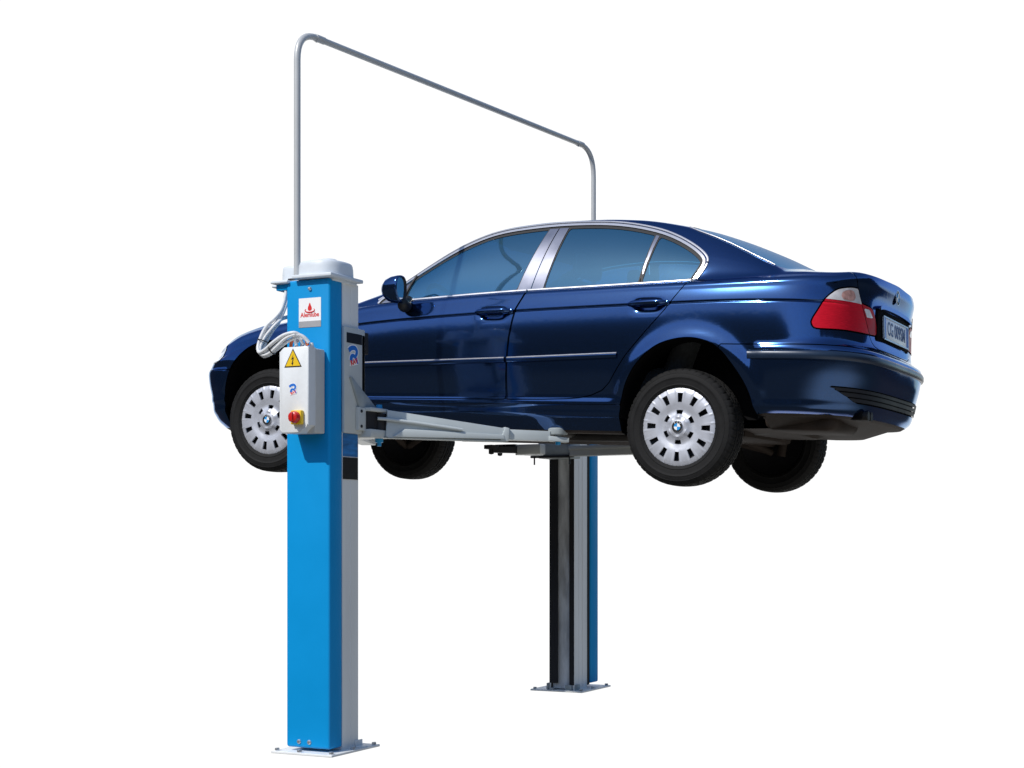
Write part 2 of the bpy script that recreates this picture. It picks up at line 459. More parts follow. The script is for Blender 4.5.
def lettering(bm, txt, size, mat4, thick=.0008, wide=1.0, bold=0.0):
    cu = bpy.data.curves.new('t', 'FONT'); cu.body = txt; cu.size = size; cu.align_x = 'CENTER'; cu.align_y = 'CENTER'
    cu.extrude = thick; cu.offset = bold; cu.resolution_u = 3
    ob = bpy.data.objects.new('t', cu); COL.objects.link(ob)
    bpy.context.view_layer.update()
    me = bpy.data.meshes.new_from_object(ob.evaluated_get(bpy.context.evaluated_depsgraph_get()))
    bpy.data.objects.remove(ob); bpy.data.curves.remove(cu)
    me.transform(Matrix.Diagonal((wide, 1, 1, 1))); me.transform(mat4)
    bm.from_mesh(me); bpy.data.meshes.remove(me)
    return bm

def disc(bm, r, n, mat4, thick=.001):
    return prism(bm, [(r*cos(2*pi*k/n), r*sin(2*pi*k/n)) for k in range(n)], thick, mat4)

def chaikin(p, n=2):
    p = [np.array(q, float) for q in p]
    for _ in range(n):
        q = []
        for i in range(len(p)):
            a, b = p[i], p[(i+1) % len(p)]; q += [a*.75+b*.25, a*.25+b*.75]
        p = q
    return np.array(p)

# ------------------------------------------------------------------ sky, sun, camera
YAW = .4201
w = bpy.data.worlds.new('World'); scene.world = w; w.use_nodes = True
nt = w.node_tree; nt.nodes.clear()
SUN = Vector((-.25, -.69, .72)).normalized()
out = nt.nodes.new('ShaderNodeOutputWorld'); bg = nt.nodes.new('ShaderNodeBackground')
sky = nt.nodes.new('ShaderNodeTexSky'); sky.sky_type = 'NISHITA'; sky.sun_disc = False
sky.sun_elevation = math.asin(SUN.z); sky.sun_rotation = math.atan2(SUN.x, SUN.y)
sky.altitude = 50; sky.air_density = 1.0; sky.dust_density = .6; sky.ozone_density = 1.6
def nd(op, a, b=None, c=None):
    n = nt.nodes.new('ShaderNodeMath'); n.operation = op
    for i, v in enumerate((a, b, c)):
        if v is None: continue
        if isinstance(v, (int, float)): n.inputs[i].default_value = v
        else: nt.links.new(v, n.inputs[i])
    return n.outputs[0]
def ramp(v, a, b):
    n = nt.nodes.new('ShaderNodeMapRange'); n.interpolation_type = 'SMOOTHSTEP'
    n.inputs['From Min'].default_value = a; n.inputs['From Max'].default_value = b
    nt.links.new(v, n.inputs['Value']); return n.outputs['Result']
def mix(f, a, b):
    n = nt.nodes.new('ShaderNodeMix'); n.data_type = 'RGBA'
    nt.links.new(f, n.inputs['Factor'])
    for s, v in ((n.inputs['A'], a), (n.inputs['B'], b)):
        if isinstance(v, tuple): s.default_value = (*v, 1)
        else: nt.links.new(v, s)
    return n.outputs['Result']
tc = nt.nodes.new('ShaderNodeTexCoord'); sx = nt.nodes.new('ShaderNodeSeparateXYZ')
nt.links.new(tc.outputs['Generated'], sx.inputs[0])
X, Y, Z = sx.outputs
mul = nt.nodes.new('ShaderNodeVectorMath'); mul.operation = 'SCALE'; mul.inputs['Scale'].default_value = SKY_K if 'SKY_K' in globals() else .15
nt.links.new(sky.outputs[0], mul.inputs[0])
noi = nt.nodes.new('ShaderNodeTexNoise'); noi.inputs['Scale'].default_value = 7; noi.inputs['Detail'].default_value = 5
nt.links.new(tc.outputs['Generated'], noi.inputs['Vector'])
zz = nd('ADD', Z, nd('MULTIPLY', nd('SUBTRACT', noi.outputs['Fac'], .5), .07))
# dark asphalt and a line of sheds on the near side, bright ground added as fill light towards the rear of the car, clear sky above
hl = nd('SQRT', nd('ADD', nd('MULTIPLY', X, X), nd('MULTIPLY', Y, Y)))
def lobe_at(deg, a, b):
    d = nd('DIVIDE', nd('ADD', nd('MULTIPLY', X, cos(radians(deg))), nd('MULTIPLY', Y, sin(radians(deg)))), nd('MAXIMUM', hl, 1e-4))
    return ramp(d, cos(radians(a)), cos(radians(b)))
rear = lobe_at(-15, 78, 25)
low = lobe_at(80, 27, 14)
near_yard = mix(ramp(Z, -.10, .0), (.075, .070, .066), (.034, .036, .042))
yard = mix(nd('MULTIPLY', rear, ramp(Z, -.10, -.32)), near_yard, (.66, .65, .61))
tint = mix(ramp(Z, .05, .8), (.80, .91, 1.0), (.88, .95, 1.0))
tinted = nt.nodes.new('ShaderNodeVectorMath'); tinted.operation = 'MULTIPLY'
nt.links.new(mul.outputs[0], tinted.inputs[0]); nt.links.new(tint, tinted.inputs[1])
env = mix(ramp(nd('ADD', zz, nd('MULTIPLY', nd('MAXIMUM', nd('MAXIMUM', low, nd('MULTIPLY', lobe_at(-68, 34, 12), .42)), nd('MULTIPLY', rear, .12)), .32)), .315, .338), yard, tinted.outputs[0])  # horizon lowered in some directions to shape the paint's reflections
# plain white backdrop put into the world colour beyond the lift
az = radians(29.5)                      # middle of the bright part
dt = nd('DIVIDE', nd('ADD', nd('MULTIPLY', X, -sin(az)), nd('MULTIPLY', Y, cos(az))), nd('MAXIMUM', hl, 1e-4))
lobe = nd('MULTIPLY', ramp(dt, cos(radians(37)), cos(radians(31))), nd('SUBTRACT', 1, ramp(nd('ABSOLUTE', Z), .50, .66)))
env = mix(lobe, env, (1.06, 1.06, 1.06))
nt.links.new(env, bg.inputs['Color']); bg.inputs['Strength'].default_value = 1
nt.links.new(bg.outputs[0], out.inputs['Surface'])

sl = bpy.data.lights.new('sun', 'SUN'); sl.energy = 3.5; sl.angle = radians(.53); sl.color = (1, .955, .88)
so = link(bpy.data.objects.new('sun', sl)); so.rotation_euler = SUN.to_track_quat('Z', 'Y').to_euler(); so.location = SUN*20
scene.view_settings.view_transform = 'Standard'; scene.view_settings.look = 'None'
scene.view_settings.exposure = 0; scene.view_settings.gamma = 1

cam = bpy.data.cameras.new('camera'); cam.sensor_width = 36; cam.lens = 1456.24/1024*36
cam.shift_x = (512-653.12)/1024; cam.shift_y = (527.34-384)/1024
cam.clip_start = .1; cam.clip_end = 500
co = link(bpy.data.objects.new('camera', cam)); co.location = (4.8711, -7.9945, 1.1775); co.rotation_euler = (pi/2, 0, YAW)
scene.camera = co

# ------------------------------------------------------------------ the car
CAR = thing(empty('car', (-.91323, 0, 1.53429), (0, .0441, 0)), 'dark blue four-door saloon car raised high on the lift arms, seen from the rear left', 'car')

def emit(name, S, mat, parent, side=-1, offset=0.0, both=None):
    """turn a surface patch into an object; side -1 is the near (left) side, +1 the far side, 0 both halves in one mesh"""
    if len(S.T) == 0: return None
    S = S.clean()
    if offset: S = S.offset(offset)
    if side == 0: S = S+S.mirror(); side = -1
    A = S.A; P = A[:, :3].copy(); N = A[:, 3:6].copy(); P[:, 1] *= side; N[:, 1] *= side
    T = S.T.copy()
    fn = np.cross(P[T[:, 1]]-P[T[:, 0]], P[T[:, 2]]-P[T[:, 0]])
    fl = (fn*N[T].sum(1)).sum(1) < 0
    T[fl] = T[fl][:, ::-1]
    me = bpy.data.meshes.new(name)
    me.vertices.add(len(P)); me.vertices.foreach_set('co', P.astype(np.float32).ravel())
    me.loops.add(T.size); me.loops.foreach_set('vertex_index', T.astype(np.int32).ravel())
    me.polygons.add(len(T)); me.polygons.foreach_set('loop_start', np.arange(0, T.size, 3, dtype=np.int32))
    me.update(calc_edges=True); me.validate()
    me.polygons.foreach_set('use_smooth', [True]*len(me.polygons))
    if len(me.vertices) == len(N):
        l = np.linalg.norm(N, axis=1, keepdims=True); N = N/np.maximum(l, 1e-9)
        me.normals_split_custom_set_from_vertices(N.astype(np.float32))
    me.materials.append(M[mat])
    return link(bpy.data.objects.new(name, me), parent)

H = make_half()
_g = body_grid(); RING_G, RING_U = _g[0], _g[2]; RING_N = None
xw = lambda S: (S.A[:, 0], S.A[:, 1], S.A[:, 2], S.A[:, 6], S.A[:, 7])
G_ = .0028
REAR_ARCH = chaikin([(2.345, .15), (2.365, .32), (2.384, .435), (2.412, .53), (2.465, .626), (2.552, .715), (2.64, .759), (2.767, .780), (2.868, .764), (2.959, .719), (3.047, .613), (3.109, .522), (3.150, .409), (3.165, .32), (3.17, .15)])
FRONT_ARCH = chaikin([(-.362, .15), (-.355, .36), (-.344, .48), (-.306, .600), (-.247, .672), (-.193, .723), (-.138, .756), (-.06, .780), (.04, .788), (.14, .777), (.24, .737), (.33, .655), (.40, .54), (.43, .42), (.44, .15)])
def f_arch(S):
    x, ww, z, u, v = xw(S)
    d = np.minimum(sdist(x, z, REAR_ARCH), sdist(x, z, FRONT_ARCH))
    return np.maximum(d, .50-ww)
_, H = H.split(f_arch(H))

# window outline on the flank
DLO = chaikin([(.715, .90), (.715, 1.012), (.80, 1.072), (.875, 1.122), (1.022, 1.216), (1.177, 1.307), (1.319, 1.374), (1.434, 1.415), (1.578, 1.440), (1.826, 1.459), (2.075, 1.457), (2.263, 1.440), (2.454, 1.399), (2.585, 1.352), (2.70, 1.292), (2.778, 1.235), (2.802, 1.195), (2.785, 1.14), (2.752, 1.082), (2.72, .90)], 2)
def f_dlo(S):
    x, ww, z, u, v = xw(S)
    d = np.maximum(sdist(x, z, DLO), (zs(x)+.007-z))
    return np.where((v < .0) | (v > 2.25), np.maximum(d, .1), d)
SIDE, BODY = H.split(f_dlo(H))
FSCREEN = [(.43, -1), (.43, .0), (.45, .25), (.52, .48), (.62, .62), (.72, .67), (.80, .668), (1.0, .640), (1.2, .605), (1.39, .565), (1.33, .50), (1.22, .30), (1.17, 0), (1.17, -1)]
RSCREEN = [(2.60, -1), (2.60, .0), (2.60, .40), (2.625, .565), (2.70, .592), (2.80, .607), (2.90, .622), (3.0, .640), (3.1, .655), (3.18, .655), (3.25, .60), (3.305, .40), (3.318, 0), (3.318, -1)]
def f_plan(poly, vmin=1.0):
    def f(S):
        x, ww, z, u, v = xw(S)
        d = sdist(x, ww, poly); return np.where(v < vmin, np.maximum(d, .05), d)
    return f
WIND, BODY = BODY.split(f_plan(FSCREEN)(BODY))
BACK, BODY = BODY.split(f_plan(RSCREEN)(BODY))

# dark backing behind every shut line
SH = BODY.offset(-.016); _, SH = SH.split(np.where((SH.A[:, 7] > .99) & (SH.A[:, 0] > 3.3), -1., 1.))
emit('inner_shell', SH, 'gap', CAR, 0)

def carve(poly_f, gap=G_):
    """cut a panel out of BODY with a shut line round it"""
    global BODY
    f = poly_f(BODY)
    inner, rest = BODY.split(f+gap)
    f2 = poly_f(rest)
    lost, rest = rest.split(f2-gap)
    BODY = rest
    return inner

# --- tail lamps, head lamps
def f_uz(poly, wmin=None):
    def f(S):
        x, ww, z, u, v = xw(S)
        d = sdist(u, z, poly)
        return np.where(v > 1.0, np.maximum(d, .05), d)
    return f
TAIL = chaikin([(3.437, .864), (3.440, .840), (3.456, .8205), (3.519, .821), (3.616, .825), (3.726, .826), (3.886, .829), (4.000, .834), (3.993, .880), (3.968, .923), (3.935, .962), (3.895, .977), (3.829, .981), (3.773, .984), (3.750, 1.015), (3.722, 1.057), (3.673, 1.058), (3.628, 1.052), (3.582, 1.042), (3.557, 1.031), (3.522, 1.003), (3.496, .973), (3.468, .918)], 1)
LAMP = carve(f_uz(TAIL), .004)
def f_line(p, q):
    """signed by the side of a line in (u,z); negative to the left of p->q"""
    def f(S):
        x, ww, z, u, v = xw(S)
        return ((u-p[0])*(q[1]-p[1])-(z-p[1])*(q[0]-p[0]))/math.hypot(q[0]-p[0], q[1]-p[1])
    return f
fsplit = f_line((3.888, .829), (3.748, 1.015))
outerL, innerL = LAMP.split(fsplit(LAMP)+.003)
_, innerL = innerL.split(fsplit(innerL)-.003)
HEAD = chaikin([(-.385, .765), (-.366, .73), (-.368, .69), (-.385, .652), (-.60, .655), (-1.05, .68), (-1.05, .80), (-.60, .80), (-.41, .80)], 1)
HLAMP = carve(f_uz(HEAD))

# --- bumpers and sills
def f_rbump(S):
    x, ww, z, u, v = xw(S)
    return np.maximum(np.where(v > 1, .1, z-.737), 2.95-x)
RBUMP = carve(f_rbump)
def f_fbump(S):
    x, ww, z, u, v = xw(S)
    return np.maximum(np.where(v > 1, .1, z-.607), x+.25)
FBUMP = carve(f_fbump)
def f_sill(S):
    x, ww, z, u, v = xw(S)
    return np.maximum(np.where(v > 1, .1, z-.4145), np.maximum(.2-x, x-2.6))
SILL = carve(f_sill, .0015)

# --- doors
def lineX(a, b):
    return lambda z: a[0]+(b[0]-a[0])*(z-a[1])/(b[1]-a[1])
RD = [(1.672, .30), (1.672, .438), (1.673, .56), (1.676, .676), (1.681, .786), (1.694, .88), (1.708, .945), (1.735, 1.0), (1.775, 1.08), (1.9, 1.3), (2.9, 1.3), (2.745, 1.09), (2.699, 1.031), (2.622, .925), (2.528, .821), (2.41, .684), (2.36, .610), (2.315, .536), (2.269, .492), (2.20, .464), (2.132, .450), (2.05, .444), (1.9, .440), (1.72, .4375), (1.672, .4375)]
RD = [(1.674, .4385)]+RD[2:-2]+[(1.72, .4385)]
FD = [(1.666, .4385), (1.667, .56), (1.670, .676), (1.675, .786), (1.688, .88), (1.702, .945), (1.729, 1.0), (1.769, 1.08), (1.89, 1.3), (.62, 1.3), (.60, 1.02), (.52, .85), (.485, .70), (.485, .56), (.50, .47), (.53, .4385)]
def f_side(poly, ztop=True):
    def f(S):
        x, ww, z, u, v = xw(S)
        d = sdist(x, z, poly)
        return np.maximum(d, (v-1.001)*50+0*z) if ztop else d
    return f
# the door skin ends at the window sill
RDOOR = carve(f_side(RD)); FDOOR = carve(f_side(FD))

# --- boot lid and bonnet
BL = [(-1, .766), (.305, .766), (.36, .776), (.398, .791), (.436, .830), (.476, .894), (.540, .977), (.578, 1.054), (.60, 1.10), (.615, 1.15), (.62, 1.4), (-1, 1.4)]
def f_boot(S):
    x, ww, z, u, v = xw(S)
    return np.maximum(sdist(ww, z, BL), 3.325-x)
BOOT = carve(f_boot)
HOOD = [(-2, -1), (-.50, -1), (-.50, .42), (-.40, .56), (-.2, .64), (.2, .68), (.52, .70), (.47, .50), (.40, .25), (.385, 0), (.385, -1)]
BONNET = carve(f_plan(HOOD[1:], 1.0))
# --- shoulder seam from window corner to boot
def f_seam(S):
    x, ww, z, u, v = xw(S)
    return np.maximum(abs(z-(1.0725-.010*sstep(2.75, 3.3, x)+.008*sstep(3.4, 3.6, x)))-.0022, np.maximum(2.80-x, u-3.66))
_, BODY = BODY.split(f_seam(BODY))

emit('body_shell', BODY, 'paint', CAR, 0)
bonnet = emit('bonnet', BONNET, 'paint', CAR, 0)
boot = emit('boot_lid', BOOT, 'paint', CAR, 0)
emit('windscreen', WIND, 'rglass', CAR, 0, -.004)
back = emit('rear_window', BACK, 'rglass', CAR, 0, -.003)
fb = emit('front_bumper', FBUMP, 'paint', CAR, 0)

# rear bumper with rub strip and black grooved lower band
def f_band(z0, z1, u0, u1=9.):
    def f(S):
        x, ww, z, u, v = xw(S)
        tip = .5*np.clip((u0+.03-u), 0, 1)
        return np.maximum(np.maximum(z0+tip*0-z, z-z1), u0+.25*abs(z-z1)-u)
    return f
def f_groove(S):
    x, ww, z, u, v = xw(S)
    return np.maximum(np.maximum(.450-z, z-.530), 3.50+2.6*(.530-z)-u)
strip, RB = RBUMP.split(f_band(.660, .707, 3.085)(RBUMP))
groove, RB = RB.split(f_groove(RB))
rb = emit('rear_bumper', RB, 'paint', CAR, 0)
Sg, Sn, Su = RING_G, RING_N, RING_U
def ring_path(z, u0):
    """points and normals round the tail at height z, near side to far side"""
    ncol = len(Su); x, f = ring(np.full(ncol, z)); w_ = (Wm(x)+side_w(x, np.full(ncol, z)))*f
    sel = np.where(Su >= u0)[0][::2]; o = []
    dx, dw = np.gradient(x), np.gradient(w_)
    for k in sel: o.append((Vector((x[k], -w_[k], z)), Vector((-dw[k], -dx[k], 0)).normalized()))
    return o+[(Vector((p.x, -p.y, p.z)), Vector((n.x, -n.y, n.z))) for p, n in o[::-1] if p.y < -.004]
RBP = [(-.006, -.025), (.008, -.022), (.0125, -.012), (.0125, .008), (.006, .020), (-.006, .024)]
emit('strip_backing', strip, 'paint', rb, 0)
bm = bmesh.new()
parts = groove
for z0, z1, off in ((.450, .458, -.012), (.458, .476, .004), (.476, .482, -.014), (.482, .502, .006), (.502, .508, -.014), (.508, .524, .006), (.524, .530, -.012)):
    q, parts2 = parts.split(f_band(z0, z1, 3.0)(parts))
    q = q.offset(off)
    if z0 == .450: GR = q
    else: GR = GR+q
emit('band_backing', groove, 'gap', rb, 0, -.0135)
emit('grooved_band', GR, 'grille', rb, 0)

# under-body closing pan
G, V_, u_, ns_ = body_grid()
r0 = G[0]
bm = bmesh.new(); 
def inset(k, ww_, z): return np.stack([1.5+(r0[:, 0]-1.5)*k, r0[:, 1]*ww_, z], 1)
zpan = np.full(len(r0), .315)
rows = [r0+np.array([0, 0, .001]), inset(.992, .975, r0[:, 2]-.012), inset(.965, .93, r0[:, 2]-.016), inset(.90, .80, np.minimum(r0[:, 2]-.01, zpan)), inset(.80, .62, zpan), inset(.80, .3, zpan-.02), inset(.80, .0, zpan-.02)]
P = np.array(rows); n_ = grid_normals(P[::-1])[::-1]; n_[..., 2] = -abs(n_[..., 2])-.3
R_, C_ = P.shape[:2]
A_ = np.concatenate([P, n_, np.zeros((R_, C_, 2))], 2).reshape(-1, 8)
i_ = np.arange(R_*C_).reshape(R_, C_); a_, b_, c_, d_ = i_[:-1, :-1].ravel(), i_[:-1, 1:].ravel(), i_[1:, 1:].ravel(), i_[1:, :-1].ravel()
U = Surf(A_, np.concatenate([np.stack([a_, c_, b_], 1), np.stack([a_, d_, c_], 1)]))
_, U = U.split(f_arch(U))
emit('underbody', U, 'under', CAR, 0)

# side parts, near and far
def strip_mesh(name, pts_fn, prof, mat, parent, side):
    """sweep a small closed profile (out, up) along a path of (x,w,z,nx,nw,nz) samples"""
    S = pts_fn; bm = bmesh.new(); rings = []
    for i, (p, n) in enumerate(S):
        t = Vector(S[min(i+1, len(S)-1)][0])-Vector(S[max(i-1, 0)][0]); t.normalize()
        n = Vector(n); n = (n-t*n.dot(t)).normalized(); b = t.cross(n)
        if b.z < 0: b = -b
        rings.append([bm.verts.new(((Vector(p)+n*o+b*u)*Vector((1, 1, 1)) if False else Vector(((Vector(p)+n*o+b*u).x, (Vector(p)+n*o+b*u).y*side, (Vector(p)+n*o+b*u).z)))) for o, u in prof])
    m = len(prof)
    for A, B in zip(rings[:-1], rings[1:]):
        for k in range(m): bm.faces.new((A[k], A[(k+1) % m], B[(k+1) % m], B[k]))
    bm.faces.new(rings[0]); bm.faces.new(rings[-1])
    return mesh_obj(name, bm, mat, parent, 50)

RUB = strip_mesh('rub_strip', ring_path(.684, 3.085), RBP, 'satin', rb, 1)
from mathutils.bvhtree import BVHTree
HV = make_half()
TREE = BVHTree.FromPolygons([Vector(v) for v in HV.A[:, :3].tolist()], HV.T.tolist())
def on_side(x, z):
    h = TREE.ray_cast(Vector((x, 3, z)), Vector((0, -1, 0)))
    p, n = h[0], h[1]
    if n.y < 0: n = -n
    return p, n
def on_plan(x, ww):
    h = TREE.ray_cast(Vector((x, ww, 4)), Vector((0, 0, -1)))
    n = h[1] if h[1].z > 0 else -h[1]
    return h[0], n
def path_xz(pts, n=6):
    return [on_side(p.x, p.z) for p in spline([(x, 0, z) for x, z in pts], n)]

FG = [(.90, .9), (.925, 1.015), (.958, 1.165), (1.10, 1.6), (1.83, 1.6), (1.775, 1.413), (1.669, 1.059), (1.63, .9)]
RG = [(1.80, .9), (1.848, 1.066), (1.911, 1.421), (1.95, 1.6), (2.51, 1.6), (2.459, 1.364), (2.425, 1.084), (2.40, .9)]
QG = [(2.423, .9), (2.448, 1.083), (2.494, 1.358), (2.55, 1.6), (3.2, 1.6), (3.2, .9)]
def f_glass(poly):
    def f(S):
        x, ww, z, u, v = xw(S)
        return np.maximum(np.maximum(sdist(x, z, DLO)+.030, zs(x)+.018-z), sdist(x, z, poly))
    return f
REST = SIDE; panes = []
for poly in (FG, RG, QG):
    g_, REST = REST.split(f_glass(poly)(REST)); panes.append(g_)
def f_ring(S):
    x, ww, z, u, v = xw(S); return -(sdist(x, z, DLO)+.0135)
band, REST = REST.split(f_ring(REST))                      # outer 16 mm: bright frame
seal_out, band_in = REST.split(-(sdist(REST.A[:, 0], REST.A[:, 2], DLO)+.027))
def f_sail(S):
    x, ww, z, u, v = xw(S); return np.maximum(x-.905-(z-1.0)*.33, x-1.2)
sail, posts_ = band_in.split(f_sail(band_in))
def f_seal2(S):
    x, ww, z, u, v = xw(S)
    d = np.minimum(np.minimum(sdist(x, z, FG), sdist(x, z, RG)), sdist(x, z, QG))
    return d-.007
seal_in, posts_ = posts_.split(f_seal2(posts_))
quarter_bar, posts_ = posts_.split(2.3-posts_.A[:, 0])
dl = lambda S: (S.A[:, 0]-1.760)-(S.A[:, 2]-1.045)*(1.843-1.760)/(1.42-1.045)
bpF, bpR = posts_.split(dl(posts_)+.003); _, bpR = bpR.split(dl(bpR)-.003)
bpF, bpR, quarter_bar, sail = bpF.largest(), bpR.largest(), quarter_bar.largest(), sail.largest()

MZ = sp([.45, .717, 1.651, 2.375], [.628, .636, .660, .684], .02)
def side_parts(sd):
    fd = emit('front_door', FDOOR, 'paint', CAR, sd)
    rd = emit('rear_door', RDOOR, 'paint', CAR, sd)
    emit('sill', SILL, 'paint', CAR, sd)
    emit('door_window', panes[0], 'glass', fd, sd, -.004)
    emit('door_window', panes[1], 'glass', rd, sd, -.004)
    emit('quarter_window', panes[2], 'glass', CAR, sd, -.004)
    emit('pillar_trim', bpF, 'pillar', fd, sd, .003)
    emit('pillar_trim', bpR, 'pillar', rd, sd, .003)
    emit('window_divider', quarter_bar, 'pillar', rd, sd, .002)
    emit('mirror_sail', sail, 'pillar', fd, sd, .002)
    emit('window_frame', band, 'chrome', CAR, sd, .005)
    emit('window_seal', seal_out+seal_in, 'seal', CAR, sd, -.001)
    tl = emit('tail_lamp', outerL, 'red', CAR, sd, .003)
    up, low = outerL.split((.9785+.0*outerL.A[:, 0])-outerL.A[:, 2])
    # clear upper part of the lamp, standing a hair proud
    emit('clear_lens', up, 'clear', tl, sd, .0045)
    tl2 = emit('tail_lamp', innerL, 'darkred', boot, sd, .003)
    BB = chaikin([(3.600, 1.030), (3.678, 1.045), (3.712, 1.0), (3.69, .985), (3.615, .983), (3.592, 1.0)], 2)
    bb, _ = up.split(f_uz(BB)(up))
    emit('lens_reflection', bb, 'lensrefl', tl, sd, .006)  # amber reflection in the lens, painted as a coloured patch
    RV = [(3.800, .960), (3.868, .962), (3.927, .922), (3.842, .918)]
    rv, _ = innerL.split(f_uz(RV)(innerL))
    emit('reversing_lens', rv, 'clear', tl2, sd, .0045)
    emit('headlamp', HLAMP, 'lamp', CAR, sd, .003)
    # black seats behind the lamps' edges are the inner shell; bright belt strips
    prof = [(0, -.0065), (.005, -.005), (.007, 0), (.005, .0055), (0, .007)]
    def belt(x0, x1): 
        o = []
        for x in np.arange(x0, x1+.001, .03):
            q = on_side(x, float(zs(x))+.002) ; p = Vector((x, float(q[0].y), float(zs(x))+.008)); o.append((p, Vector((0, .9, .43))))
        return o
    strip_mesh('belt_trim', belt(.93, 1.742), prof, 'chrome', fd, sd)
    strip_mesh('belt_trim', belt(1.750, 2.748), prof, 'chrome', rd, sd)
    mp = [(-.004, -.017), (.007, -.015), (.011, -.006), (.011, .006), (.007, .012), (-.004, .017)]
    def mould(x0, x1): return [on_side(x, float(MZ(x))) for x in np.arange(x0, x1+.001, .04)]
    strip_mesh('door_moulding', mould(.50, 1.664), mp, 'paint', fd, sd)
    strip_mesh('door_moulding', mould(1.677, 2.378), mp, 'paint', rd, sd)
    ins = [(.009, .006), (.0135, .007), (.0132, .012), (.006, .014)]
    strip_mesh('bright_insert', mould(.50, 1.662), ins, 'chrome', fd, sd)
    strip_mesh('bright_insert', mould(1.679, 2.376), ins, 'chrome', rd, sd)
    # roof drip moulding above the windows
    up_ = [(.725, 1.024), (.875, 1.1285), (1.02, 1.2235), (1.175, 1.315), (1.315, 1.382), (1.433, 1.423), (1.577, 1.448), (1.826, 1.467), (2.075, 1.465), (2.265, 1.448), (2.458, 1.407), (2.590, 1.359), (2.707, 1.298), (2.786, 1.240), (2.810, 1.195), (2.793, 1.139), (2.755, 1.082)]
    strip_mesh('drip_moulding', path_xz(up_, 5), [(-.003, -.007), (.006, -.005), (.007, 0), (.006, .005), (-.003, .007)], 'chrome', CAR, sd)
    # handles: paddle over the bowl, plus end boss
    for par, hx, hz in ((fd, 1.56, .928), (rd, 2.515, .958)):
        p, n = on_side(hx, hz+.045)
        y0 = float(on_side(hx-.13, hz)[0].y)
        bm = bmesh.new()
        pts = [(hx-.115, y0+.002, hz), (hx-.085, y0+.016, hz+.002), (hx-.03, y0+.027, hz+.004), (hx+.03, y0+.029, hz+.006), (hx+.085, y0+.026, hz+.007), (hx+.112, y0+.010, hz+.006)]
        tube(bm, [(a, b*sd, c) for a, b, c in spline(pts, 5)], [.005+.011*min(1, 4*t)*min(1, 3.2*(1-t)+.35) for t in np.linspace(0, 1, 26)], 12)
        h = mesh_obj('door_handle', bm, 'paint', par, 60)
        bm = bmesh.new()
        prism(bm, chaikin([(-.075, -.018), (0, -.034), (.07, -.022), (.085, 0), (.07, .026), (0, .036), (-.06, .026), (-.09, 0)], 2), .003, frame((hx, (y0-.0105)*sd, hz), (1, 0, 0), (0, 0, 1)))
        mesh_obj('handle_bowl', bm, 'paint', par, 60)
        bm = bmesh.new()
        lathe(bm, [(.0001, .004), (.012, .003), (.016, 0), (.016, -.01)], 20, 'Y', (0, 0, 0))
        for v in bm.verts: v.co = Vector((v.co.x+hx+.118, sd*(y0+.010+v.co.y), v.co.z+hz+.004))
        mesh_obj('key_lock', bm, 'paint', par, 60)
    # wheel-arch liners
    for poly, cx_ in ((REAR_ARCH, 2.77), (FRONT_ARCH, .04)):
        bm = bmesh.new(); Q = [p for p in poly if p[1] > .33]
        k = max(range(len(Q)), key=lambda i: -Q[i][1]) 
        Q = sorted(Q, key=lambda p: math.atan2(p[1]-.2, cx_-p[0]))
        r1, r2, r3 = [], [], []
        for x, z in Q:
            h = TREE.ray_cast(Vector((x, 3, z)), Vector((0, -1, 0)))
            yo = (h[0].y if h[0] else .80)-.004
            r1.append(bm.verts.new((x, yo*sd, z))); r2.append(bm.verts.new((x+(x-cx_)*.03, (yo-.03)*sd, z+.012))); r3.append(bm.verts.new((x+(x-cx_)*.03, .50*sd, z+.012)))
        c = bm.verts.new((cx_, .50*sd, .36))
        for i in range(len(Q)-1):
            bm.faces.new((r1[i], r1[i+1], r2[i+1], r2[i])); bm.faces.new((r2[i], r2[i+1], r3[i+1], r3[i])); bm.faces.new((r3[i], r3[i+1], c))
        mesh_obj('wheel_arch_liner', bm, 'liner', CAR, 40)
    # door mirror
    mo = bmesh.new()
    cx_, cz_ = 1.005, 1.058
    prof = [(.10, .128), (.50, .118), (.80, .092), (.95, .055), (1.0, .012), (.985, 0), (.90, -.003)]
    K = 36
    def outline(t, k):
        ca, sa = cos(t), sin(t)
        e = lambda v, q: math.copysign(abs(v)**q, v)
        b = e(sa, .8)*.084
        tap = 1-.30*(b < 0)*(abs(b)/.084)**1.5
        return (e(ca, .72)*.062*tap-.02*(b < 0)*(abs(b)/.084)**2)*k*.94, b*k*.94
    def mpos(a, b, d_): return (cx_-d_+.02*a, sd*(.945+a), cz_+b-.05*d_)
    rings = [[mo.verts.new(mpos(*outline(2*pi*j/K, k), d_)) for j in range(K)] for k, d_ in prof]
    for A, B in zip(rings[:-1], rings[1:]):
        for j in range(K): mo.faces.new((A[j], A[(j+1) % K], B[(j+1) % K], B[j]))
    mo.faces.new(rings[0])
    dm = mesh_obj('door_mirror', mo, 'paint', fd, 60)
    gm = bmesh.new()
    rr = [[gm.verts.new(mpos(*outline(2*pi*j/K, k), d_)) for j in range(K)] for k, d_ in ((.90, -.003), (.88, .0), (.84, .007))]
    for A, B in zip(rr[:-1], rr[1:]):
        for j in range(K): gm.faces.new((A[j], A[(j+1) % K], B[(j+1) % K], B[j]))
    mesh_obj('mirror_bezel', gm, 'dark', dm, 60)
    gm = bmesh.new(); gm.faces.new([gm.verts.new(mpos(*outline(2*pi*j/K, .84), .007)) for j in range(K)])
    mesh_obj('mirror_glass', gm, 'mirror', dm)
    bm = bmesh.new()
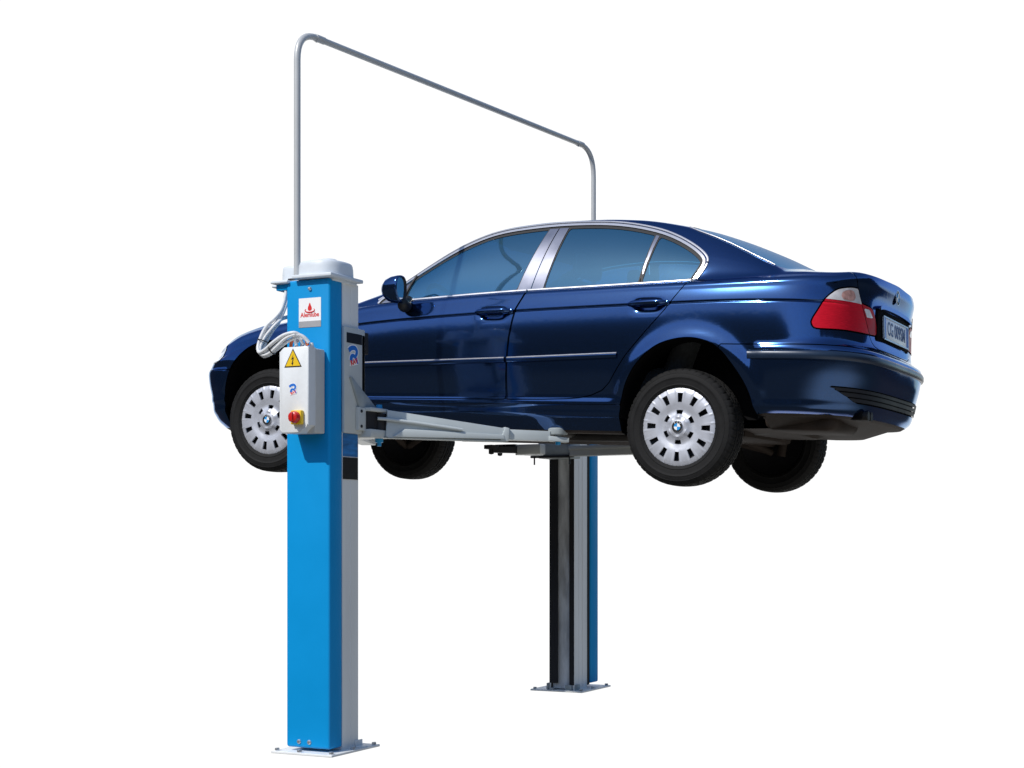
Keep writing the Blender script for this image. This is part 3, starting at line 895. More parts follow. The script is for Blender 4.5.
    tube(bm, [(a, b*sd, c) for a, b, c in spline([(1.00, .925, .990), (.985, .88, .972), (.965, .83, .985), (.945, .775, 1.022)], 5)], [.020, .026, .031, .034, .036, .037, .038, .038, .037, .036, .035, .034, .032, .030, .028, .026], 14)
    mesh_obj('mirror_foot', bm, 'dark', dm, 60)
    bm = bmesh.new()
    tube(bm, [(p.x, (p.y+n.y*.002)*sd, p.z+n.z*.002) for p, n in [on_side(*q) for q in ((.912, 1.028), (.925, 1.07), (.943, 1.125), (.958, 1.168))]], .0085, 8)
    mesh_obj('quarter_light_bar', bm, 'seal', fd, 60)
side_parts(-1); side_parts(1)

# bright strip along the rear-window edge
for sd in (-1, 1):
    pts = [on_plan(x, ww) for x, ww in [(2.632, .573), (2.70, .596), (2.80, .611), (2.90, .626), (3.0, .644), (3.1, .659), (3.17, .663)]]
    bm = bmesh.new(); tube(bm, [((p+n*.003).x, (p+n*.003).y*sd, (p+n*.003).z) for p, n in pts], .0045, 8); mesh_obj('window_trim', bm, 'chrome', back, 60)

# --- boot details: black block for the number plate recess, handle bar, emblem
bm = bmesh.new()
box(bm, (3.640, -.335, .812), (3.6545, .335, .992), .012, 2)
mesh_obj('plate_recess_shade', bm, 'gap', boot)  # solid black block, the recess's shade put into its colour
bm = bmesh.new()
P_ = [(-.36, -.016), (-.30, .008), (-.15, .016), (0, .018), (.15, .016), (.30, .008), (.36, -.016), (.33, -.024), (.28, -.010), (0, -.002), (-.28, -.010), (-.33, -.024)]
prism(bm, chaikin(P_, 2), .024, frame((3.643, 0, 1.000), (0, 1, 0), (0, 0, 1)), .006)
mesh_obj('boot_handle', bm, 'paint', boot, 60)
PL = empty('number_plate', (3.668, 0, .892), (0, 0, 0), boot)
PL.rotation_euler = (0, radians(-4), 0)
bm = bmesh.new(); box(bm, (-.008, -.262, -.060), (0, .262, .060), .003); mesh_obj('plate_blank', bm, 'plate', PL)
bm = bmesh.new()
for a, b in (((0, -.268, -.066), (.003, .268, -.056)), ((0, -.268, .056), (.003, .268, .066)), ((0, -.268, -.056), (.003, -.256, .056)), ((0, .256, -.056), (.003, .268, .056))): box(bm, a, b, .001, 1)
mesh_obj('plate_frame', bm, 'pillar', PL)
for y in (-.256, .222):
    bm = bmesh.new(); box(bm, (.0002, y, -.056), (.0012, y+.034, .056)); mesh_obj('plate_band', bm, 'plateblue', PL)
bm = bmesh.new(); lettering(bm, 'CG 009SM', .108, frame((.0014, 0, 0), (0, 1, 0), (0, 0, 1)), .0006, .80, .001); mesh_obj('plate_characters', bm, 'platetxt', PL)

def roundel(at, x, y, r, parent):
    e = empty('emblem', (0, 0, 0), (0, 0, 0), parent); e.matrix_local = frame(at, x, y)
    bm = bmesh.new(); disc(bm, r, 36, Matrix.Translation((0, 0, 0)), .0025)
    mesh = mesh_obj('emblem_ring', bm, 'black', e, 50)
    for q in range(4):
        pts = [(0, 0)]+[(r*.62*cos(pi/2*(q+k/8)), r*.62*sin(pi/2*(q+k/8))) for k in range(9)]
        bm = bmesh.new(); prism(bm, pts, .0032); mesh_obj('emblem_quarter', bm, 'white' if q % 2 == 0 else 'cyan', e, 50)
    bm = bmesh.new()
    for k, ch in ((-1, 'B'), (0, 'M'), (1, 'W')):
        a = radians(90-38*k); c = Vector((cos(a), sin(a), 0))*r*.80
        lettering(bm, ch, r*.36, frame((c.x, c.y, .0028), (sin(a), -cos(a), 0), (cos(a), sin(a), 0)), .0003)
    mesh_obj('emblem_letters', bm, 'white', e)
    bm = bmesh.new(); tube(bm, [(r*cos(2*pi*k/36), r*sin(2*pi*k/36), .0015) for k in range(36)], .0018, 6, True); mesh_obj('emblem_rim', bm, 'emchrome', e, 60)

roundel((3.667, 0, 1.088), (0, 1, 0), (-.03, 0, 1), .041, boot)

# --- exhaust, rear silencer, suspension
bm = bmesh.new()
box(bm, (3.12, -.62, .305), (3.52, -.12, .42), .05, 3)
sil = mesh_obj('silencer', bm, 'under', CAR, 60)
for dy in (0, .062):
    bm = bmesh.new(); tube(bm, [(3.59, -.49+dy, .392), (3.668, -.49+dy, .394), (3.669, -.49+dy, .394), (3.62, -.49+dy, .394)], [.025, .025, .021, .021], 18); mesh_obj('tailpipe', bm, 'exhaust', sil, 60)
bm = bmesh.new(); box(bm, (3.56, -.535, .372), (3.640, -.380, .428), .012, 2); mesh_obj('exhaust_notch_shade', bm, 'gap', sil, 60)  # black block standing in for the shade in the bumper cutout
bm = bmesh.new()
for s in (-1, 1):
    tube(bm, [(2.55, s*.36, .34), (2.725, s*.66, .235)], .024, 10)
    tube(bm, [(2.84, s*.62, .52), (2.80, s*.63, .21)], .028, 12)
    tube(bm, [(2.35, s*.52, .33), (2.70, s*.64, .25)], .028, 10)
    tube(bm, [(2.725, s*.2, .30), (2.725, s*.66, .30)], .035, 10)
box(bm, (2.50, -.40, .27), (2.95, .40, .36), .03)
mesh_obj('rear_axle', bm, 'under', CAR, 40)
bm = bmesh.new()
for s in (-1, 1):
    tube(bm, [(.05, s*.34, .33), (0, s*.66, .22)], .024, 10); tube(bm, [(.36, s*.40, .31), (.03, s*.66, .22)], .026, 10)
    tube(bm, [(0, s*.62, .22), (.03, s*.58, .70)], .030, 12); tube(bm, [(0, s*.25, .30), (0, s*.66, .30)], .022, 10)
box(bm, (-.12, -.38, .28), (.20, .38, .36), .03)
mesh_obj('front_axle', bm, 'under', CAR, 40)
bm = bmesh.new()
tube(bm, spline([(.3, -.12, .29), (.9, -.14, .275), (1.6, -.10, .275), (2.4, -.12, .285), (2.62, -.2, .30), (3.15, -.3, .34)], 6), .032, 12)
box(bm, (1.2, -.30, .262), (1.75, .05, .31), .03)
mesh_obj('exhaust_pipe', bm, 'exhaust', CAR, 50)
for s_ in (-1, 1):
    for x in (.62, 1.98): bm = bmesh.new(); box(bm, (x-.06, s_*.70-.035, .262), (x+.06, s_*.70+.035, .30), .008); mesh_obj('jacking_point', bm, 'dark', CAR)
# --- cabin
bm = bmesh.new(); tube(bm, [(.96+.02*sin(t)*0-.085*sin(t), -.37+.19*cos(t), 1.00+.165*sin(t)) for t in np.linspace(0, 2*pi, 40, endpoint=False)], .015, 10, True)
tube(bm, [(.96, -.37, 1.0), (.70, -.37, .90)], .03, 10); box(bm, (.93, -.53, .985), (.96, -.21, 1.015), .006); box(bm, (.92, -.43, .95), (.965, -.31, 1.05), .02)
mesh_obj('steering_wheel', bm, 'dark', CAR, 60)
bm = bmesh.new(); box(bm, (.38, -.72, .80), (.80, .72, 1.02), .06, 3); mesh_obj('dashboard', bm, 'dark', CAR, 60)
def seat(y, w_, x, name):
    e = empty(name, (x, y, .50), (0, 0, 0), CAR)
    bm = bmesh.new(); box(bm, (-.25, -w_/2, -.04), (.26, w_/2, .14), .05, 3); mesh_obj('cushion', bm, 'cloth', e, 60)
    bm = bmesh.new(); box(bm, (-.06, -w_/2, 0), (.06, w_/2, .62), .05, 3, Matrix.Translation((.26, 0, .08)) @ Matrix.Rotation(radians(20), 4, 'Y')); mesh_obj('backrest', bm, 'cloth', e, 60)
    for dy in ((0,) if w_ < .8 else (-.33, .33)):
        bm = bmesh.new(); box(bm, (.44, dy-.13, .68), (.53, dy+.13, .84), .035, 3); mesh_obj('headrest', bm, 'cloth', e, 60)
seat(-.37, .50, 1.42, 'front_seat'); seat(.37, .50, 1.42, 'front_seat'); seat(0, 1.26, 2.30, 'rear_seat')

# --- wheels
TYRE = [(.205, -.080), (.212, -.090), (.224, -.0945), (.2255, -.0962), (.229, -.0962), (.2305, -.0950), (.250, -.0975), (.262, -.0985), (.2635, -.0998), (.2665, -.0996), (.268, -.0978), (.276, -.0965), (.287, -.0932), (.2885, -.0942), (.291, -.0934), (.2925, -.0912), (.303, -.0855), (.3095, -.078), (.3135, -.069),
        (.3150, -.060), (.3155, -.047), (.3085, -.046), (.3085, -.038), (.3162, -.037), (.3168, -.016), (.3090, -.015), (.3090, -.007), (.3170, -.006), (.3170, .006)]
TYRE = TYRE+[(r, -a) for r, a in TYRE[::-1][2:]]
NT_ = 288
def tread(i, k, r):
    a = TYRE[i][1]; s = abs(a)
    if .060 <= s <= .0915 and k % 6 in (0,): return r-.0055 if s < .08 else r-.003
    if .037 <= s <= .047 and r > .31 and k % 6 in (3,): return r-.004
    if s <= .016 and r > .31 and (k+int(s*500)) % 8 == 0: return r-.004
    return r
bm = bmesh.new(); lathe(bm, TYRE, NT_, 'Y', rfun=tread)
TYRE_ME = None
def hubcap_mesh():
    bm = bmesh.new()
    N = 288
    radii = [0.0005, .030, .037, .040, .052, .060, .0700, .0920, .100, .118, .133, .183, .190, .200, .209, .214, .215]
    def yy(r):
        # axial height (outboard positive)
        t = np.interp(r, [0, .028, .036, .040, .056, .068, .09, .12, .15, .185, .205, .2135, .215], [.026, .026, .024, .023, .020, .009, .005, .0115, .0165, .0125, .0075, .0045, -.004])
        return float(t)
    rings = []
    for r in radii:
        ring_ = []
        for k in range(N):
            t = 2*pi*k/N
            star = .5-.5*cos(6*t)
            h = yy(r)
            if .045 < r < .1: h += .005*(star if r < .06 else star**2)*(1 if r < .092 else .3)
            if .187 < r < .212: h += .0022*max(0, 1-abs((k % 24)-6.5)/1.6)+.0022*max(0, 1-abs((k % 24)-17.5)/1.6)
            ring_.append(bm.verts.new((r*cos(t), -h, r*sin(t))))
        rings.append(ring_)
    for i in range(len(radii)-1):
        r = .5*(radii[i]+radii[i+1])
        for k in range(N):
            ph = (k+.5) % 24                                # 12 slots
            big = .133 < r < .183 and (ph < 4 or ph > 20)
            p6 = (k+.5+24) % 48                             # 6 small slots between the star arms
            small = .0700 < r < .0920 and (p6 < 10 or p6 > 38)
            if big or small: continue
            bm.faces.new((rings[i][k], rings[i][(k+1) % N], rings[i+1][(k+1) % N], rings[i+1][k]))
    # slot walls
    be = [e for e in bm.edges if len(e.link_faces) == 1 and .05 < e.verts[0].co.xz.length < .19]
    r_ = bmesh.ops.extrude_edge_only(bm, edges=be)
    for v in [g for g in r_['geom'] if isinstance(g, bmesh.types.BMVert)]: v.co.y += .010
    return bm
wheel_defs = [(0, -.7405, -1), (2.725, -.7465, -1), (0, .7405, 1), (2.725, .7465, 1)]
tyre_ob = None
for i, (x, y, sd) in enumerate(wheel_defs):
    wl = empty('wheel', (x, y, .30), (0, [.13, .02, .4, .9][i], 0 if sd < 0 else pi), CAR)
    if tyre_ob is None:
        tyre_ob = mesh_obj('tyre', bm, 'tyre', wl, 40)
        hc = mesh_obj('wheel_cover', hubcap_mesh(), 'cover', wl, 30); hc.location = (0, -.080, 0)
        bm2 = bmesh.new(); lathe(bm2, [(.0005, -.055), (.17, -.058), (.205, -.075), (.212, -.088), (.205, -.08), (.195, .02), (.19, .07), (.205, .088), (.16, .05), (.0005, .03)], 96, 'Y')
        rim = mesh_obj('wheel_rim', bm2, 'dark', wl, 40)
        bm3 = bmesh.new()
        prism(bm3, [(-.006, .105+.0), (.006, .105), (.006, .112), (-.006, .112)], .001)
        bm3.free()
    else:
        for src in (tyre_ob, hc, rim):
            c = src.copy(); link(c, wl)
    roundel((0, -.1072, 0), (1, 0, 0), (0, 0, 1), .030, wl)

# ------------------------------------------------------------------ lift posts
def channel(bm, x0, x1, y0, y1, z0, z1, t=.012, open_dir=1):
    """U-shaped column section, back at y0, open towards y1"""
    s = 1 if y1 > y0 else -1
    P = [(x0, y0), (x1, y0), (x1, y1), (x1-.035, y1), (x1-.035, y1-s*t), (x1-t, y1-s*t), (x1-t, y0+s*t), (x0+t, y0+s*t), (x0+t, y1-s*t), (x0+.035, y1-s*t), (x0+.035, y1), (x0, y1)]
    prism(bm, P, z1-z0, Matrix.Translation((0, 0, z0)))

def bolt(bm, at, r=.012, h=.012, axis='Z'):
    k = [(r*cos(pi/3*i), r*sin(pi/3*i)) for i in range(6)]
    m = Matrix.Translation(at)
    if axis == 'Y-': m = m @ Matrix.Rotation(pi/2, 4, 'X')
    if axis == 'X': m = m @ Matrix.Rotation(pi/2, 4, 'Y')
    prism(bm, k, h, m, .002)

def screw(bm, at, r=.011, h=.010):
    lathe(bm, [(.0005, -h), (r*.6, -h*.9), (r, -h*.35), (r, 0)], 16, 'Y', at)

# ---- near post
NP = thing(empty('lift_post', (.15, -1.69, 0)), 'nearer lift post with the bright blue front cover, white brand sticker and pale domed top', 'lift post', 'posts of the car lift')
NPI = Matrix.Translation((-.15, 1.69, 0))
def near(name, bm, mat, parent=None, angle=35):
    bm.transform(NPI); return mesh_obj(name, bm, mat, parent or NP, angle)
bm = bmesh.new(); box(bm, (.011, -1.822, .030), (.287, -1.709, 2.466), .014, 4); near('front_cover', bm, 'blue', angle=50)
bm = bmesh.new(); channel(bm, .022, .284, -1.7085, -1.568, .012, 2.462)
col = near('column', bm, 'galv')
bm = bmesh.new(); box(bm, (.2835, -1.640, .02), (.2862, -1.634, 2.47)); near('fold_line', bm, 'galv', col)
bm = bmesh.new(); box(bm, (-.048, -1.872, 0), (.338, -1.445, .012), .002, 1)
bp = near('base_plate', bm, 'galv')
for x, y in ((-.028, -1.845), (.12, -1.852), (.316, -1.845), (.316, -1.66), (.316, -1.47), (-.028, -1.47), (-.028, -1.64)):
    bm = bmesh.new(); bolt(bm, (x, y, .012), .013, .014); near('anchor_bolt', bm, 'steel', bp)
bm = bmesh.new(); box(bm, (.285, -1.60, .012), (.292, -1.54, .05), .001); box(bm, (.285, -1.60, .012), (.33, -1.54, .019), .001); near('foot_bracket', bm, 'galv', bp)
for x in (.095, .160):
    bm = bmesh.new(); screw(bm, (x, -1.822, .062), .0125, .010); near('cover_screw', bm, 'steel')
bm = bmesh.new(); screw(bm, (.165, -1.822, 2.415), .011, .012); near('cover_screw', bm, 'steel')

# top moulding: flanged tray and domed drum
bm = bmesh.new(); box(bm, (-.076, -1.842, 2.453), (.034, -1.58, 2.468), .004, 2); box(bm, (-.15, -1.74, 2.4535), (-.06, -1.56, 2.4675), .004, 2); box(bm, (.072, -1.857, 2.468), (.322, -1.574, 2.487), .004, 2); box(bm, (-.06, -1.80, 2.455), (.30, -1.60, 2.470), .003, 1)
cap = near('top_cover', bm, 'cap', angle=50)
def drum(x0, x1, y0, y1, z0, z1, n=56, e=2.6):
    bm = bmesh.new(); rings = []
    cx_, cy_, ax, ay = (x0+x1)/2, (y0+y1)/2, (x1-x0)/2, (y1-y0)/2
    for k, z in ((1, z0), (.985, z0+.6*(z1-z0)), (.965, z1-.014), (.94, z1-.004), (.90, z1), (.5, z1+.003), (.001, z1+.004)):
        ring_ = []
        for j in range(n):
            c, s = cos(2*pi*j/n), sin(2*pi*j/n)
            ring_.append(bm.verts.new((cx_+ax*k*math.copysign(abs(c)**(2/e), c), cy_+ay*k*math.copysign(abs(s)**(2/e), s), z)))
        rings.append(ring_)
    for A, B in zip(rings[:-1], rings[1:]):
        for j in range(n): bm.faces.new((A[j], A[(j+1) % n], B[(j+1) % n], B[j]))
    bm.faces.new(rings[-1]); return bm
near('domed_lid', drum(.052, .316, -1.845, -1.578, 2.486, 2.562, 64, 2.5), 'cap', cap, 50)
near('domed_lid', drum(-.125, .040, -1.725, -1.56, 2.466, 2.566, 56, 2.6), 'cap', cap, 50)
bm = bmesh.new(); lathe(bm, [(.055, 2.563), (.052, 2.577), (.040, 2.587), (.0005, 2.591)], 28, 'Z', (.185, -1.69, 0)); near('lid_boss', bm, 'cap', cap, 50)
bm = bmesh.new(); box(bm, (-.060, -1.815, 2.420), (.018, -1.63, 2.4525), .004); near('side_shelf', bm, 'blue', cap)
bm = bmesh.new(); box(bm, (.046, -1.74, 2.47), (.070, -1.66, 2.548)); near('lid_slot', bm, 'gap', cap)
bm = bmesh.new(); lathe(bm, [(.0005, .3005), (.006, .3005), (.006, .296)], 14, 'X', (0, -1.70, 2.510)); near('lid_grommet', bm, 'dark', cap)

# sticker with drop emblem
ST = empty('brand_sticker', (.164-.15, -1.8226+1.69, 2.292), (pi/2, 0, 0), NP)
bm = bmesh.new(); prism(bm, [(-.070, -.076), (.070, -.076), (.070, .076), (-.070, .076)], .0008); mesh_obj('sticker_sheet', bm, 'white', ST)
bm = bmesh.new(); prism(bm, [(-.070, -.076), (.070, -.076), (.070, -.044), (-.070, -.044)], .0012); mesh_obj('sticker_footer', bm, 'greyprint', ST)
bm = bmesh.new(); lettering(bm, 'Equipment Specialists', .012, Matrix.Translation((0, -.061, .0014)), .0002); bm.free()
bm = bmesh.new(); lettering(bm, 'Alemlube', .034, Matrix.Translation((0, -.012, .0012)), .0003, .90, .0008)
prism(bm, chaikin([(-.002, .052), (.002, .052), (.006, .040), (.013, .026), (.012, .014), (0, .009), (-.012, .014), (-.013, .026), (-.006, .040)], 2), .0006, Matrix.Translation((0, -.001, .001)))
sw = [(.030*cos(t)*(1+.0*t), .012+.011*sin(t), .0016) for t in np.linspace(radians(-215), radians(35), 24)]
tube(bm, sw, [.0012+.0024*sin(pi*(i+1)/25) for i in range(24)], 6)
mesh_obj('sticker_print', bm, 'signred', ST)

# carriage on the car-side flank
bm = bmesh.new(); box(bm, (.2875, -1.718, 1.672), (.305, -1.535, 2.228), .004); box(bm, (.02, -1.566, 1.672), (.305, -1.535, 2.20), .004)
car = near('carriage', bm, 'grey')
bm = bmesh.new(); box(bm, (.3052, -1.700, 2.145), (.3062, -1.565, 2.198)); near('black_slot_label', bm, 'black', car)
bm = bmesh.new(); box(bm, (.262, -1.533, 2.10), (.306, -1.505, 2.215), .003); near('slide_pad', bm, 'rubber', car)
bm = bmesh.new()      # gusset
prism(bm, [(0, 0), (.235, 0), (.235, .03), (0, .155)], .010, frame((.3062, -1.46+.0, 1.82), (0, -1, 0), (0, 0, 1)))
tb = bmesh.new(); bm.free(); tb.free()
bm = bmesh.new()
v = [bm.verts.new(p) for p in ((.305, -1.70, 1.975), (.305, -1.53, 1.975-.0), (.305, -1.70, 1.80), (.305, -1.53, 1.80), (.345, -1.45, 1.82), (.345, -1.62, 1.80))]
bm.free(); bm = bmesh.new()
prism(bm, [(-1.680, 1.965), (-1.668, 1.968), (-1.455, 1.825), (-1.455, 1.812), (-1.60, 1.812)], .012, frame((.306, 0, 0), (0, 1, 0), (0, 0, 1)), .003); near('gusset', bm, 'greydark', car)
bm = bmesh.new(); prism(bm, [(-1.62, 1.69), (-1.455, 1.69), (-1.455, 1.812), (-1.62, 1.812)], .018, frame((.306, 0, 0), (0, 1, 0), (0, 0, 1)), .004); blk = near('pivot_block', bm, 'grey', car)
bm = bmesh.new()
for y in (-1.595, -1.482):
    for z in (1.712, 1.792): bm = bmesh.new(); lathe(bm, [(.0005, .3275), (.008, .3275), (.009, .3235)], 12, 'X', (0, y, z)); near('block_screw', bm, 'dark', blk)
bm = bmesh.new(); box(bm, (.04, -1.56, 1.655), (.36, -1.40, 1.70), .006); box(bm, (.04, -1.56, 1.795), (.36, -1.40, 1.815), .005); near('arm_yoke', bm, 'grey', car)
bm = bmesh.new(); box(bm, (.06, -1.555, 1.70), (.335, -1.47, 1.795)); lathe(bm, [(.0005, 1.698), (.040, 1.70), (.040, 1.79), (.0005, 1.796)], 24, 'Z', (.318, -1.425, 0)); near('pivot_hub_shade', bm, 'rubber', car)  # hub cylinder plus a black block for the shade between the yoke plates
bm = bmesh.new(); lathe(bm, [(.0005, 1.84), (.016, 1.838), (.018, 1.82), (.018, 1.81)], 16, 'Z', (.318, -1.425, 0)); near('pivot_pin', bm, 'bluebolt', car); bm = bmesh.new(); lathe(bm, [(.022, 1.655), (.022, 1.635), (.012, 1.632), (.012, 1.615), (.0005, 1.615)], 16, 'Z', (.318, -1.425, 0)); near('pivot_pin', bm, 'bluebolt', car)
bm = bmesh.new(); box(bm, (.2845, -1.705, 1.55), (.2868, -1.575, 1.6705)); near('blue_film', bm, 'scuffblue', col)
bm = bmesh.new(); box(bm, (.2845, -1.705, 1.430), (.2870, -1.575, 1.545)); near('black_label', bm, 'black', col)

def rav_logo(parent, at, x, y, s):
    e = empty('maker_logo', (0, 0, 0), (0, 0, 0), parent); e.matrix_local = frame(at, x, y) @ Matrix.Scale(s, 4)
    hook = spline([(-.42, .26, 0), (-.2, .40, 0), (.12, .44, 0), (.28, .26, 0), (.20, .02, 0)], 5)
    swo = spline([(-.22, -.25, 0), (-.18, -.04, 0), (.0, .02, 0), (.22, -.12, 0), (.38, -.36, 0)], 5)
    def ribbon(pts, w0, w1, z, bm):
        n = len(pts); L, R = [], []
        for i, p in enumerate(pts):
            t = (pts[min(i+1, n-1)]-pts[max(i-1, 0)]).normalized(); q = Vector((-t.y, t.x, 0)); ww = w0+(w1-w0)*i/(n-1)
            L.append(p+q*ww); R.append(p-q*ww)
        prism(bm, [(p.x, p.y) for p in L]+[(p.x, p.y) for p in R[::-1]], z)
    bm = bmesh.new(); ribbon(hook, .19, .16, .008, bm); ribbon(swo, .20, .12, .009, bm); prism(bm, [(-.34, -.56), (.40, -.40), (.40, -.08), (-.28, -.20)], .0085); mesh_obj('logo_backing', bm, 'white', e)
    bm = bmesh.new(); ribbon(hook, .13, .10, .014, bm); ribbon(swo, .14, .06, .0145, bm); mesh_obj('logo_swoosh', bm, 'signblue', e)
    bm = bmesh.new(); lettering(bm, 'RAV', .36, Matrix.Translation((.04, -.30, .018)) @ Matrix.Rotation(radians(20), 4, 'Z'), .006, .95, .012); mesh_obj('logo_letters', bm, 'signred', e)
rav_logo(car, Vector((.3055, -1.640, 2.078))+Vector((-.15, 1.69, 0)), (0, 1, 0), (0, 0, 1), .100)

# long telescopic arm towards the rear of the car
def arm_frame(p0, p1):
    p0 = Vector(p0); p1 = Vector(p1); return frame(p0, p1-p0, (0, 0, 1)), (p1-p0).length      # local x along, y up, z sideways
ARM = empty('lift_arm', (0, 0, 0), (0, 0, 0), NP)
A0, A1 = Vector((.342, -1.402, 1.735)), Vector((.827, -.955, 1.690)); A2 = Vector((1.012, -.784, 1.6865)); 
mF, L = arm_frame(A0, A1)
bm = bmesh.new()
prism(bm, [(0, -.072), (0, .074), (.06, .070), (L, .033), (L, -.030), (.02, -.074)], .085, mF @ Matrix.Translation((0, 0, -.0425)), .006); near('outer_tube', bm, 'lightgrey', ARM)
bm = bmesh.new(); prism(bm, [(.04, -.066), (.10, -.02), (L-.02, -.004), (L-.01, -.028), (.05, -.068)], .012, mF @ Matrix.Translation((0, 0, .043)), .004); near('side_plate', bm, 'lightgrey', ARM)
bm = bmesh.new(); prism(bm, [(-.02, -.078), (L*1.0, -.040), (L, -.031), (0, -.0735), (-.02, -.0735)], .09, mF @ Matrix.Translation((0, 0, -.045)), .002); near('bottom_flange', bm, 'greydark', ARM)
bm = bmesh.new(); prism(bm, [(L-.035, -.036), (L-.012, .040), (L+.012, .036), (L+.012, -.036)], .098, mF @ Matrix.Translation((0, 0, -.049)), .003); near('arm_collar', bm, 'lightgrey', ARM)
m2, L2 = arm_frame(A1, A2)
bm = bmesh.new(); prism(bm, [(0, -.028), (L2, -.027), (L2, .028), (0, .030)], .062, m2 @ Matrix.Translation((0, 0, -.031)), .004); near('inner_tube', bm, 'lightgrey', ARM)
nn = Vector((.678, -.735, 0)); bm = bmesh.new(); tube(bm, [A0+(A1-A0)*t+nn*.056+Vector((0, 0, z-1.735)) for t, z in ((-.075, 1.757), (.0, 1.758), (.25, 1.752), (.62, 1.738))], .009, 10)
rod = near('release_rod', bm, 'lightgrey', ARM, 60)
A3 = Vector((1.09, -.712, 1.668)); A2 = A2+Vector((0, 0, -.014))
m3, L3 = arm_frame(A2, A3)
bm = bmesh.new(); prism(bm, [(-.01, -.012), (L3+.0, -.014), (L3+.0, .010), (-.01, .016)], .075, m3 @ Matrix.Translation((0, 0, -.0375)), .003); near('pad_carrier', bm, 'lightgrey', ARM)
bm = bmesh.new(); lathe(bm, [(.0005, 1.672), (.022, 1.672), (.022, 1.695), (.052, 1.697), (.055, 1.705), (.055, 1.728), (.048, 1.734), (.0005, 1.734)], 28, 'Z', (1.05, -.750, 0)); near('lifting_pad', bm, 'greydark', ARM, 40)
bm = bmesh.new(); lathe(bm, [(.0005, 1.64), (.014, 1.64), (.016, 1.655), (.016, 1.672)], 12, 'Z', (1.05, -.750, 0)); near('pad_screw', bm, 'bluebolt', ARM, 40)
# short arm towards the front, mostly behind the post
ARM2 = empty('lift_arm', (0, 0, 0), (0, 0, 0), NP)
B0, B1 = Vector((.06, -1.402, 1.735)), Vector((-.20, -.78, 1.695))
mF, L = arm_frame(B0, B1)
bm = bmesh.new(); prism(bm, [(0, -.060), (0, .060), (L, .033), (L, -.030)], .085, mF @ Matrix.Translation((0, 0, -.0425)), .006); near('outer_tube', bm, 'lightgrey', ARM2)
bm = bmesh.new(); lathe(bm, [(.0005, 1.70), (.022, 1.70), (.022, 1.73), (.055, 1.735), (.055, 1.765), (.0005, 1.77)], 28, 'Z', (-.22, -.72, 0)); near('lifting_pad', bm, 'rubber', ARM2, 40)

# ---- far post
FP = thing(empty('lift_post', (.016, 1.46, 0)), 'farther lift post standing behind the car, dark inner channel and narrow blue side', 'lift post', 'posts of the car lift')
FPI = Matrix.Translation((-.016, -1.46, 0))
def far(name, bm, mat, parent=None, angle=35):
    bm.transform(FPI); return mesh_obj(name, bm, mat, parent or FP, angle)
bm = bmesh.new()
P = [(-.084, 1.27), (-.084, 1.472), (.116, 1.472), (.116, 1.27), (.104, 1.27), (.104, 1.46), (-.072, 1.46), (-.072, 1.27)]
prism(bm, P, 2.45, Matrix.Translation((0, 0, .012))); fc = far('column', bm, 'galv')
bm = bmesh.new(); box(bm, (-.0715, 1.272, .02), (-.066, 1.459, 2.44)); box(bm, (-.083, 1.2655, .06), (-.012, 1.2695, 2.44), .001, 1); box(bm, (.078, 1.2655, .05), (.1155, 1.2695, 2.44), .001, 1); far('rubber_strip', bm, 'rubber', fc)
bm = bmesh.new(); box(bm, (-.0655, 1.288, .02), (.1035, 1.4595, 2.44)); far('channel_back', bm, 'recess', fc)
bm = bmesh.new(); box(bm, (.1165, 1.395, .02), (.1185, 1.410, 2.44)); box(bm, (.1165, 1.335, .02), (.1175, 1.339, 2.44)); far('fold_line', bm, 'galv', fc)
bm = bmesh.new(); box(bm, (-.075, 1.4725, .03), (.108, 1.529, 2.45)); far('gap_shade', bm, 'rubber')  # black block standing in for the shaded gap between column and cover
bm = bmesh.new(); box(bm, (-.086, 1.5295, .040), (.118, 1.655, 2.487), .012, 4); far('front_cover', bm, 'blue', angle=50)
bm = bmesh.new(); box(bm, (-.225, 1.240, 0), (.196, 1.705, .012), .002, 1); fbp = far('base_plate', bm, 'galv')
for x, y in ((-.20, 1.265), (-.05, 1.258), (.172, 1.265), (.172, 1.45), (.172, 1.68), (-.20, 1.68), (-.20, 1.47)):
    bm = bmesh.new(); bolt(bm, (x, y, .012), .014, .014); far('anchor_bolt', bm, 'steel', fbp)
bm = bmesh.new(); box(bm, (-.095, 1.245, .012), (-.085, 1.30, .06), .001); box(bm, (.05, 1.255, .012), (.10, 1.2655, .05), .001); box(bm, (.117, 1.28, .012), (.127, 1.34, .05), .001); far('foot_bracket', bm, 'greydark', fbp)
bm = bmesh.new(); box(bm, (-.12, 1.24, 2.483), (.16, 1.69, 2.508), .006); fcap = far('top_cover', bm, 'cap', angle=50)
far('domed_lid', drum(-.11, .15, 1.27, 1.66, 2.507, 2.585), 'cap', fcap, 50)
